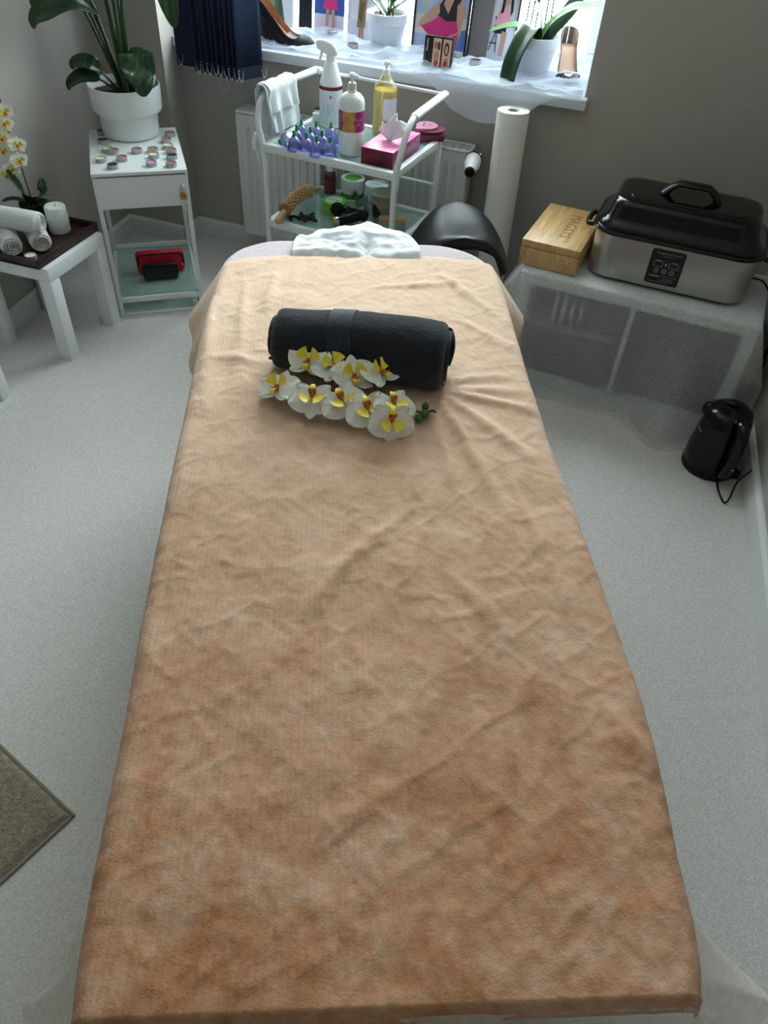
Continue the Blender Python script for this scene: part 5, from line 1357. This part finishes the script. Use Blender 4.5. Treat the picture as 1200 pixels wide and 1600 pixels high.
def strap_leaf(t, pts, w, m_, tw=0, fold=.25):
    P = spline(pts, 7); n = len(P)-1; bm = B()
    sd = []
    for i in range(n+1):
        tg = (P[min(i+1, n)]-P[max(i-1, 0)]).normalized(); s_ = tg.cross(Vector((tw, -.25, 1))).normalized(); sd.append((s_, s_.cross(tg)))
    def fn(u, v):
        i = int(round(u*n)); s_, nn = sd[i]; x = (v-.5)*2; ww = w*(.35+.65*math.sin(PI*min(1, .12+.80*u))**.8)*(1 if u < .93 else math.sqrt(max(.02, (1-u)/.07)))
        return P[i]+s_*x*ww+nn*abs(x)*ww*fold
    grid(bm, fn, n, 8); obj('leaf', bm, m_, t, solid=.002, ang=80)
def orchid_right():
    t = thing('potted_plant', 'orchid plant with drooping strap leaves in a white pot by the right of the window', 'plant', (-.512, 3.125, SZ+.012))
    pot(t, .082, .125)
    dk = mat('orchid_dark_leaf', (28, 56, 34), .35, var=(38, 70, 40), vscale=14); pl = mat('orchid_pale_leaf', (112, 158, 104), .4, var=(136, 178, 124), vscale=14); gr = mat('orchid_fresh_leaf', (74, 128, 38), .35, var=(96, 148, 50), vscale=12)
    strap_leaf(t, [(0, 0, .105), (-.012, -.035, .150), (-.03, -.085, .125), (-.05, -.12, .06), (-.058, -.13, -.01), (-.058, -.128, -.035)], .033, dk, 0, .3)
    strap_leaf(t, [(0, 0, .11), (-.05, -.005, .145), (-.11, -.01, .142), (-.175, -.01, .118)], .020, pl, 0, .1)
    strap_leaf(t, [(.01, 0, .105), (.0, .0, .17), (-.03, .0, .235), (-.06, .0, .27)], .026, gr, 3, .2)
    strap_leaf(t, [(.01, 0, .105), (.05, -.005, .17), (.11, -.01, .215), (.16, -.01, .225), (.205, -.01, .245)], .030, pl, 0, .3)
    strap_leaf(t, [(.02, .02, .105), (.08, .05, .19), (.11, .07, .24), (.14, .08, .30)], .026, dk, 1, .2)
    for k, (x0, x1) in enumerate(((-.055, -.075), (-.035, -.05), (-.015, .0), (.02, .05), (.04, .07))):
        bm = B(); tube(bm, spline([(x0, .02, .105), (x0*.9, .02, .25), (x1, .02, .45), (x1*1.1, .0, .62)], 6), .0028, 8); obj('flower_stem', bm, mat('dark_stem', (44, 40, 44), .5), t)
    for k, (x, z) in enumerate(((-.08, .60), (.0, .64), (.06, .60))): flower(t, (x, -.02, z), .075, (.2, -1, .2), k)
orchid_right()
def orchid_mid():
    t = thing('potted_plant', 'white flower pot with dark leaves between the pictures on the window sill', 'plant', (-1.098, 3.165, SZ+.008))
    pot(t, .080, .128)
    dk = MATS['orchid_dark_leaf']; gr = MATS['orchid_fresh_leaf']
    strap_leaf(t, [(0, 0, .11), (.03, -.01, .14), (.07, -.02, .165), (.12, -.02, .20)], .028, dk)
    strap_leaf(t, [(0, 0, .11), (-.03, -.01, .145), (-.06, -.02, .18), (-.07, -.02, .25)], .026, dk)
    strap_leaf(t, [(0, .01, .11), (.01, .0, .16), (.04, -.0, .22), (.03, 0, .28)], .026, gr, 1)
    for x in (-.03, .02):
        bm = B(); tube(bm, spline([(x, .01, .11), (x*1.3, .01, .3), (x*2, .0, .55)], 6), .0028, 8); obj('flower_stem', bm, mat('dark_stem', (44, 40, 44), .5), t)
    flower(t, (-.06, -.02, .55), .075, (.2, -1, .2), 0); flower(t, (.04, -.02, .56), .075, (.2, -1, .2), 1)
orchid_mid()
def picture(label, x0, x1, h, y, layers, frame=None, z=SZ+.006, lean=.10, name='picture', ky=1.0, y0=0.0):
    """upright leaning card; layers = (polygon in 0..1 units, colour)"""
    w = x1-x0; M = T(x0, y, z) @ RX(-lean)
    layers = [([(a_, y0+ky*b_ if 0 < b_ < 1 else b_) for a_, b_ in p_], c_) for p_, c_ in layers]
    t = thing(name, label, 'picture', group='pictures on the window sill', M=M)
    bm = B(); box(bm, 0, 0, 0, w, .006, h); bk = obj('card', bm, mat('card_white', (216, 214, 216), .5), t, smooth=False)
    bm = B(); ms = []
    for k, (poly, c) in enumerate(layers):
        m_ = mat('print_%02x%02x%02x' % c, c, .45)
        if m_ not in ms: ms.append(m_)
        prism(bm, [(min(1, max(0, px))*w, min(1, max(0, py))*h) for px, py in poly], .0004, T(0, -.0006-.0004*k, 0) @ RX(PI/2) @ Matrix.Identity(4), ms.index(m_))
    obj('print', bm, ms, t, smooth=False)
    if frame:
        bm = B(); f = .006
        for b in ((-f, -f, 0, h+f), (w, -f, w+f, h+f), (0, -f, w, 0), (0, h, w, h+f)): box(bm, b[0], -.008, b[1], b[2], .008, b[3])
        obj('frame', bm, frame, t, smooth=False)
    return t
def R_(a, b, c, d): return [(a, b), (c, b), (c, d), (a, d)]
blk = mat('black_frame', (16, 16, 18), .4)
skin = (196, 150, 128); skin2 = (176, 128, 104); hair = (48, 34, 30); sea = (60, 92, 176); sand = (206, 198, 206)
def ov(cx, cy, rx, ry, n=16): return [(cx+rx*math.cos(2*PI*k/n), cy+ry*math.sin(2*PI*k/n)) for k in range(n)]
picture('green and white foliage picture card behind the dark shoe at the left of the window', -1.655, -1.525, .34, 3.235, [(R_(0, 0, 1, 1), (206, 206, 210)), ([(.05, .05), (.75, .0), (.62, .3), (.7, .8), (.4, 1), (.05, .9)], (64, 92, 60)), ([(.2, .1), (.35, .1), (.45, .6), (.3, .9)], (98, 132, 84)), ([(.5, .1), (.6, .15), (.55, .7), (.5, .6)], (50, 76, 64))])
picture('tall plain black card left of the pink skirt picture', -1.495, -1.438, .36, 3.225, [(R_(0, 0, 1, 1), (22, 22, 24))])
picture('picture of a woman in a pink skirt standing by blue sea', -1.428, -1.300, .36, 3.225, [(R_(0, 0, 1, .36), (214, 204, 222)), (R_(0, .36, 1, .62), sea), (R_(0, .62, 1, 1), (150, 178, 220)), ([(.38, .08), (.46, .08), (.52, .5), (.40, .5)], skin), ([(.62, .10), (.70, .10), (.68, .5), (.56, .5)], skin), ([(.28, .44), (.80, .44), (.70, .68), (.38, .68)], (216, 62, 128)), ([(.38, .68), (.70, .68), (.72, .86), (.36, .86)], (226, 220, 224)), (ov(.54, .91, .08, .05), skin), (ov(.54, .94, .10, .05), hair)], ky=.62)
picture('picture of a woman in a patterned brown dress on a pale ground', -1.285, -1.165, .36, 3.225, [(R_(0, 0, 1, 1), (206, 202, 216)), (R_(.1, .35, .35, 1), (220, 218, 226)), ([(.40, .04), (.48, .04), (.50, .3), (.42, .3)], skin2), ([(.52, .04), (.58, .04), (.58, .3), (.50, .3)], skin2), ([(.34, .24), (.62, .24), (.66, .72), (.40, .72)], (140, 116, 84)), ([(.38, .4), (.5, .3), (.6, .6), (.45, .66)], (112, 88, 62)), (ov(.52, .80, .07, .05), skin), (ov(.52, .84, .10, .06), hair)], ky=.60)
picture('narrow white picture edge beside the middle flower pot', -1.030, -1.012, .34, 3.232, [(R_(0, 0, 1, 1), (226, 232, 240))])
picture('large picture of a seated woman in a black top and pink skirt on a beach', -1.000, -.795, .40, 3.205, [(R_(0, 0, 1, .20), (176, 186, 220)), (R_(0, .20, 1, .46), (214, 206, 200)), (R_(0, .46, 1, .70), (170, 184, 216)), (R_(0, .70, 1, 1), (150, 190, 226)), ([(.82, .0), (1, .0), (1, .32), (.9, .3)], (94, 124, 196)), (R_(.17, .52, .20, .78), (206, 210, 70)),
 ([(.44, .30), (.84, .30), (.90, .62), (.80, .74), (.56, .74), (.44, .60)], (40, 42, 50)), ([(.52, .62), (.62, .50), (.72, .72), (.58, .78)], skin), ([(.86, .70), (.94, .56), (.86, .22), (.72, .10), (.68, .16), (.80, .30), (.78, .62)], skin), ([(.44, .66), (.10, .38), (.06, .28), (.16, .30), (.46, .50)], skin), ([(.12, .30), (.30, .36), (.46, .46), (.60, .40), (.80, .42), (.84, .28), (.62, .18), (.30, .18)], (206, 44, 118)), ([(.70, .02), (.84, .02), (.84, .24), (.72, .2)], (206, 44, 118)), (ov(.66, .86, .09, .09), skin), (ov(.66, .92, .12, .07), hair)], blk, ky=.60, y0=.05)
picture('picture of a woman in a pink blouse on a bar stool before curtains', -.783, -.612, .40, 3.222, [(R_(0, 0, 1, 1), (124, 118, 120)), ([(.50, 0), (.60, 1), (.50, 1), (.42, 0)], (196, 192, 200)), ([(.42, .0), (.96, .0), (1, .3), (1, 1), (.58, 1)], (206, 204, 220)), ([(.52, .34), (.78, .34), (.80, .52), (.52, .56)], (42, 34, 44)), ([(.68, .05), (.78, .04), (.82, .36), (.70, .38)], skin), ([(.50, .44), (.84, .44), (.84, .62), (.74, .70), (.60, .66)], (232, 158, 178)), (ov(.74, .76, .05, .05), skin), ([(.62, .60), (.68, .62), (.70, .84), (.80, .84), (.84, .58), (.88, .64), (.86, .88), (.64, .88)], hair),
 ([(.44, .10), (.46, .10), (.58, .36), (.56, .36)], (30, 30, 34)), ([(.60, .08), (.62, .08), (.60, .36), (.58, .36)], (30, 30, 34)), (R_(.46, .20, .62, .215), (30, 30, 34))], blk, ky=.60, y0=.04)
def small_box():
    M = T(-.890, 2.985, SZ+.020) @ RZ(.0) @ RX(-.12)
    t = thing('photo_box', 'small black box with two portrait pictures standing on the tulle', 'box', M=M)
    w, h = .106, .096
    bm = B(); box(bm, 0, 0, 0, w, .028, h, bev=.001); obj('box_body', bm, black_matte, t)
    bm = B(); ms = []
    L_ = [(R_(.32, .04, .60, .94), (222, 190, 170)), (R_(.66, .04, .96, .94), (212, 178, 160)), (ov(.40, .72, .06, .14), (176, 110, 90)), (ov(.52, .70, .06, .15), (96, 56, 48)), (ov(.46, .36, .10, .18), (200, 130, 110)), (ov(.47, .14, .08, .10), (186, 60, 80)), (ov(.80, .62, .09, .22), (44, 28, 26)), (ov(.80, .60, .055, .15), (206, 150, 126)), ([(.70, .06), (.92, .06), (.88, .34), (.76, .34)], (186, 126, 108)), (ov(.80, .16, .05, .10), (140, 40, 44)), (R_(.10, .50, .13, .90), (206, 206, 200)), (R_(.05, .10, .065, .60), (150, 150, 146))]
    for k, (poly, c) in enumerate(L_):
        m_ = mat('print_%02x%02x%02x' % c, c, .4)
        if m_ not in ms: ms.append(m_)
        prism(bm, [(px*w, py*h) for px, py in poly], .0002, T(0, -.0004-.0002*k, 0) @ RX(PI/2), ms.index(m_))
    obj('print', bm, ms, t, smooth=False)
small_box()
tealight((-1.325, 3.175, SZ+.030), 'lilac', 'lilac tea light on the tulle in front of the brown dress picture', 'tea lights on the sill', .021)
tealight((-1.192, 3.055, SZ+.026), 'plum', 'plum tea light on the tulle left of the middle flower pot', 'tea lights on the sill', .021)
tealight((-.712, 3.060, SZ+.032), 'plum', 'plum tea light on the tulle in front of the bar stool picture', 'tea lights on the sill', .021)
tealight((-.80, 3.13, SZ+.032), 'lilac', 'lilac tea light beside the small black photo box', 'tea lights on the sill', .021)
def pump_shoe(label, loc, rz, outer, inner, toe, M=None, wedge=False):
    t = thing('high_heel_shoe', label, 'shoe', loc, rz, 'high heeled shoes on the sill')
    L_, hh = .235, .085
    def base(s):  # s 0 toe .. 1 heel -> centre x, z of sole, half width
        x = s*L_; z = hh*sm(.32, .92, s); w = interp(s, [(0, .006), (.06, .020), (.18, .040), (.30, .046), (.45, .038), (.65, .031), (.80, .035)]) if s <= .8 else .035*math.sqrt(max(0, 1-((s-.8)/.2)**2))+.0004; return x, z, w
    bm = B(); n = 36
    def wall(s): return interp(s, [(0, .012), (.10, .030), (.24, .036), (.27, .026), (.45, .024), (.7, .034), (.9, .055), (1, .060)])
    V = []; SS = []
    for i in range(n+1):
        s = 1-(1-i/n)**1.7; x, z, w = base(s); h = wall(s); row = []
        SS.append(s)
        closed = s < .25
        for j in range(17):
            a = PI*j/16  # from right sole, up, to left sole
            if closed: row.append(bm.verts.new((x, w*math.cos(a), z+h*math.sin(a)**.8)))
            else:
                # two walls with an open top
                if j <= 7: row.append(bm.verts.new((x, w*(1-.10*(j/7)**2), z+h*j/7)))
                elif j >= 9: k = (16-j)/7; row.append(bm.verts.new((x, -w*(1-.10*k*k), z+h*k)))
                else: row.append(None)
        V.append((closed, row))
    for i in range(n):
        a, ra = V[i]; b, rb = V[i+1]
        for j in range(16):
            q = (ra[j], rb[j], rb[j+1], ra[j+1])
            if None in q: continue
            f = bm.faces.new(q); f.material_index = 1 if SS[i] < .24 and toe else 0
    # heel cap: close the back
    obj('upper', bm, [outer, toe or outer], t, solid=.002, ang=80)
    bm = B()
    def ins(u, v): x, z, w = base(.02+.975*(1-(1-u)**1.5)); return Vector((x, (v-.5)*2*w*.97, z+.003+.001*abs(v-.5)))
    grid(bm, ins, 40, 8); obj('insole', bm, inner, t, solid=.002, ang=80)
    bm = B()
    def lin_(u, v):
        s = .27+.73*(1-(1-u)**1.7); x, z, w = base(s); h = wall(s)*.96
        k = v*2-1; y = w*.93*(1 if k > 0 else -1)*(.99-.10*abs(k)**2)
        return Vector((x, y, z+.002+abs(k)*h))
    for sg in (0, 1):
        def half(u, v, sg=sg): return lin_(u, .5001+v*.4999 if sg else .4999-v*.4999)
        grid(bm, half, 30, 5)
    obj('lining', bm, inner, t, ang=80)
    bm = B()
    if wedge:
        def wf(u, v):
            s = .35+.64*u; x, z, w = base(s); return Vector((x, 0, 0))
        for i in range(20):
            s0, s1 = .34+.65*i/20, .34+.65*(i+1)/20
            x0, z0, w0 = base(s0); x1_, z1, w1 = base(s1)
            vs = [bm.verts.new(p_) for p_ in ((x0, -w0*.8, 0), (x1_, -w1*.8, 0), (x1_, w1*.8, 0), (x0, w0*.8, 0), (x0, -w0, z0+.001), (x1_, -w1, z1+.001), (x1_, w1, z1+.001), (x0, w0, z0+.001))]
            for f in ((0, 1, 2, 3), (7, 6, 5, 4), (0, 4, 5, 1), (3, 2, 6, 7)): bm.faces.new([vs[k] for k in f])
        bmesh.ops.remove_doubles(bm, verts=bm.verts, dist=.0005)
    else:
        tube(bm, [(L_*.90, 0, hh), (L_*.925, 0, hh*.75), (L_*.945, 0, hh*.35), (L_*.95, 0, 0)], [.020, .012, .0065, .005], 14)
    obj('heel', bm, outer, t)
    return t
s1 = pump_shoe('glossy dark court shoe with beige lining at the right end of the sill', (-.352, 3.035, SZ+.008), PI/2+.30, mat('pewter_patent', (92, 94, 98), .2, coat=.4), mat('nude_lining', (198, 164, 142), .5), mat('black_patent', (16, 16, 20), .12, coat=.5))
s2 = pump_shoe('black high heeled shoe with tan insole at the left end of the sill', (-1.345, 3.045, SZ+.012), PI+.05, mat('black_suede', (18, 19, 24), .5), mat('tan_insole', (176, 126, 96), .55), None, wedge=True)
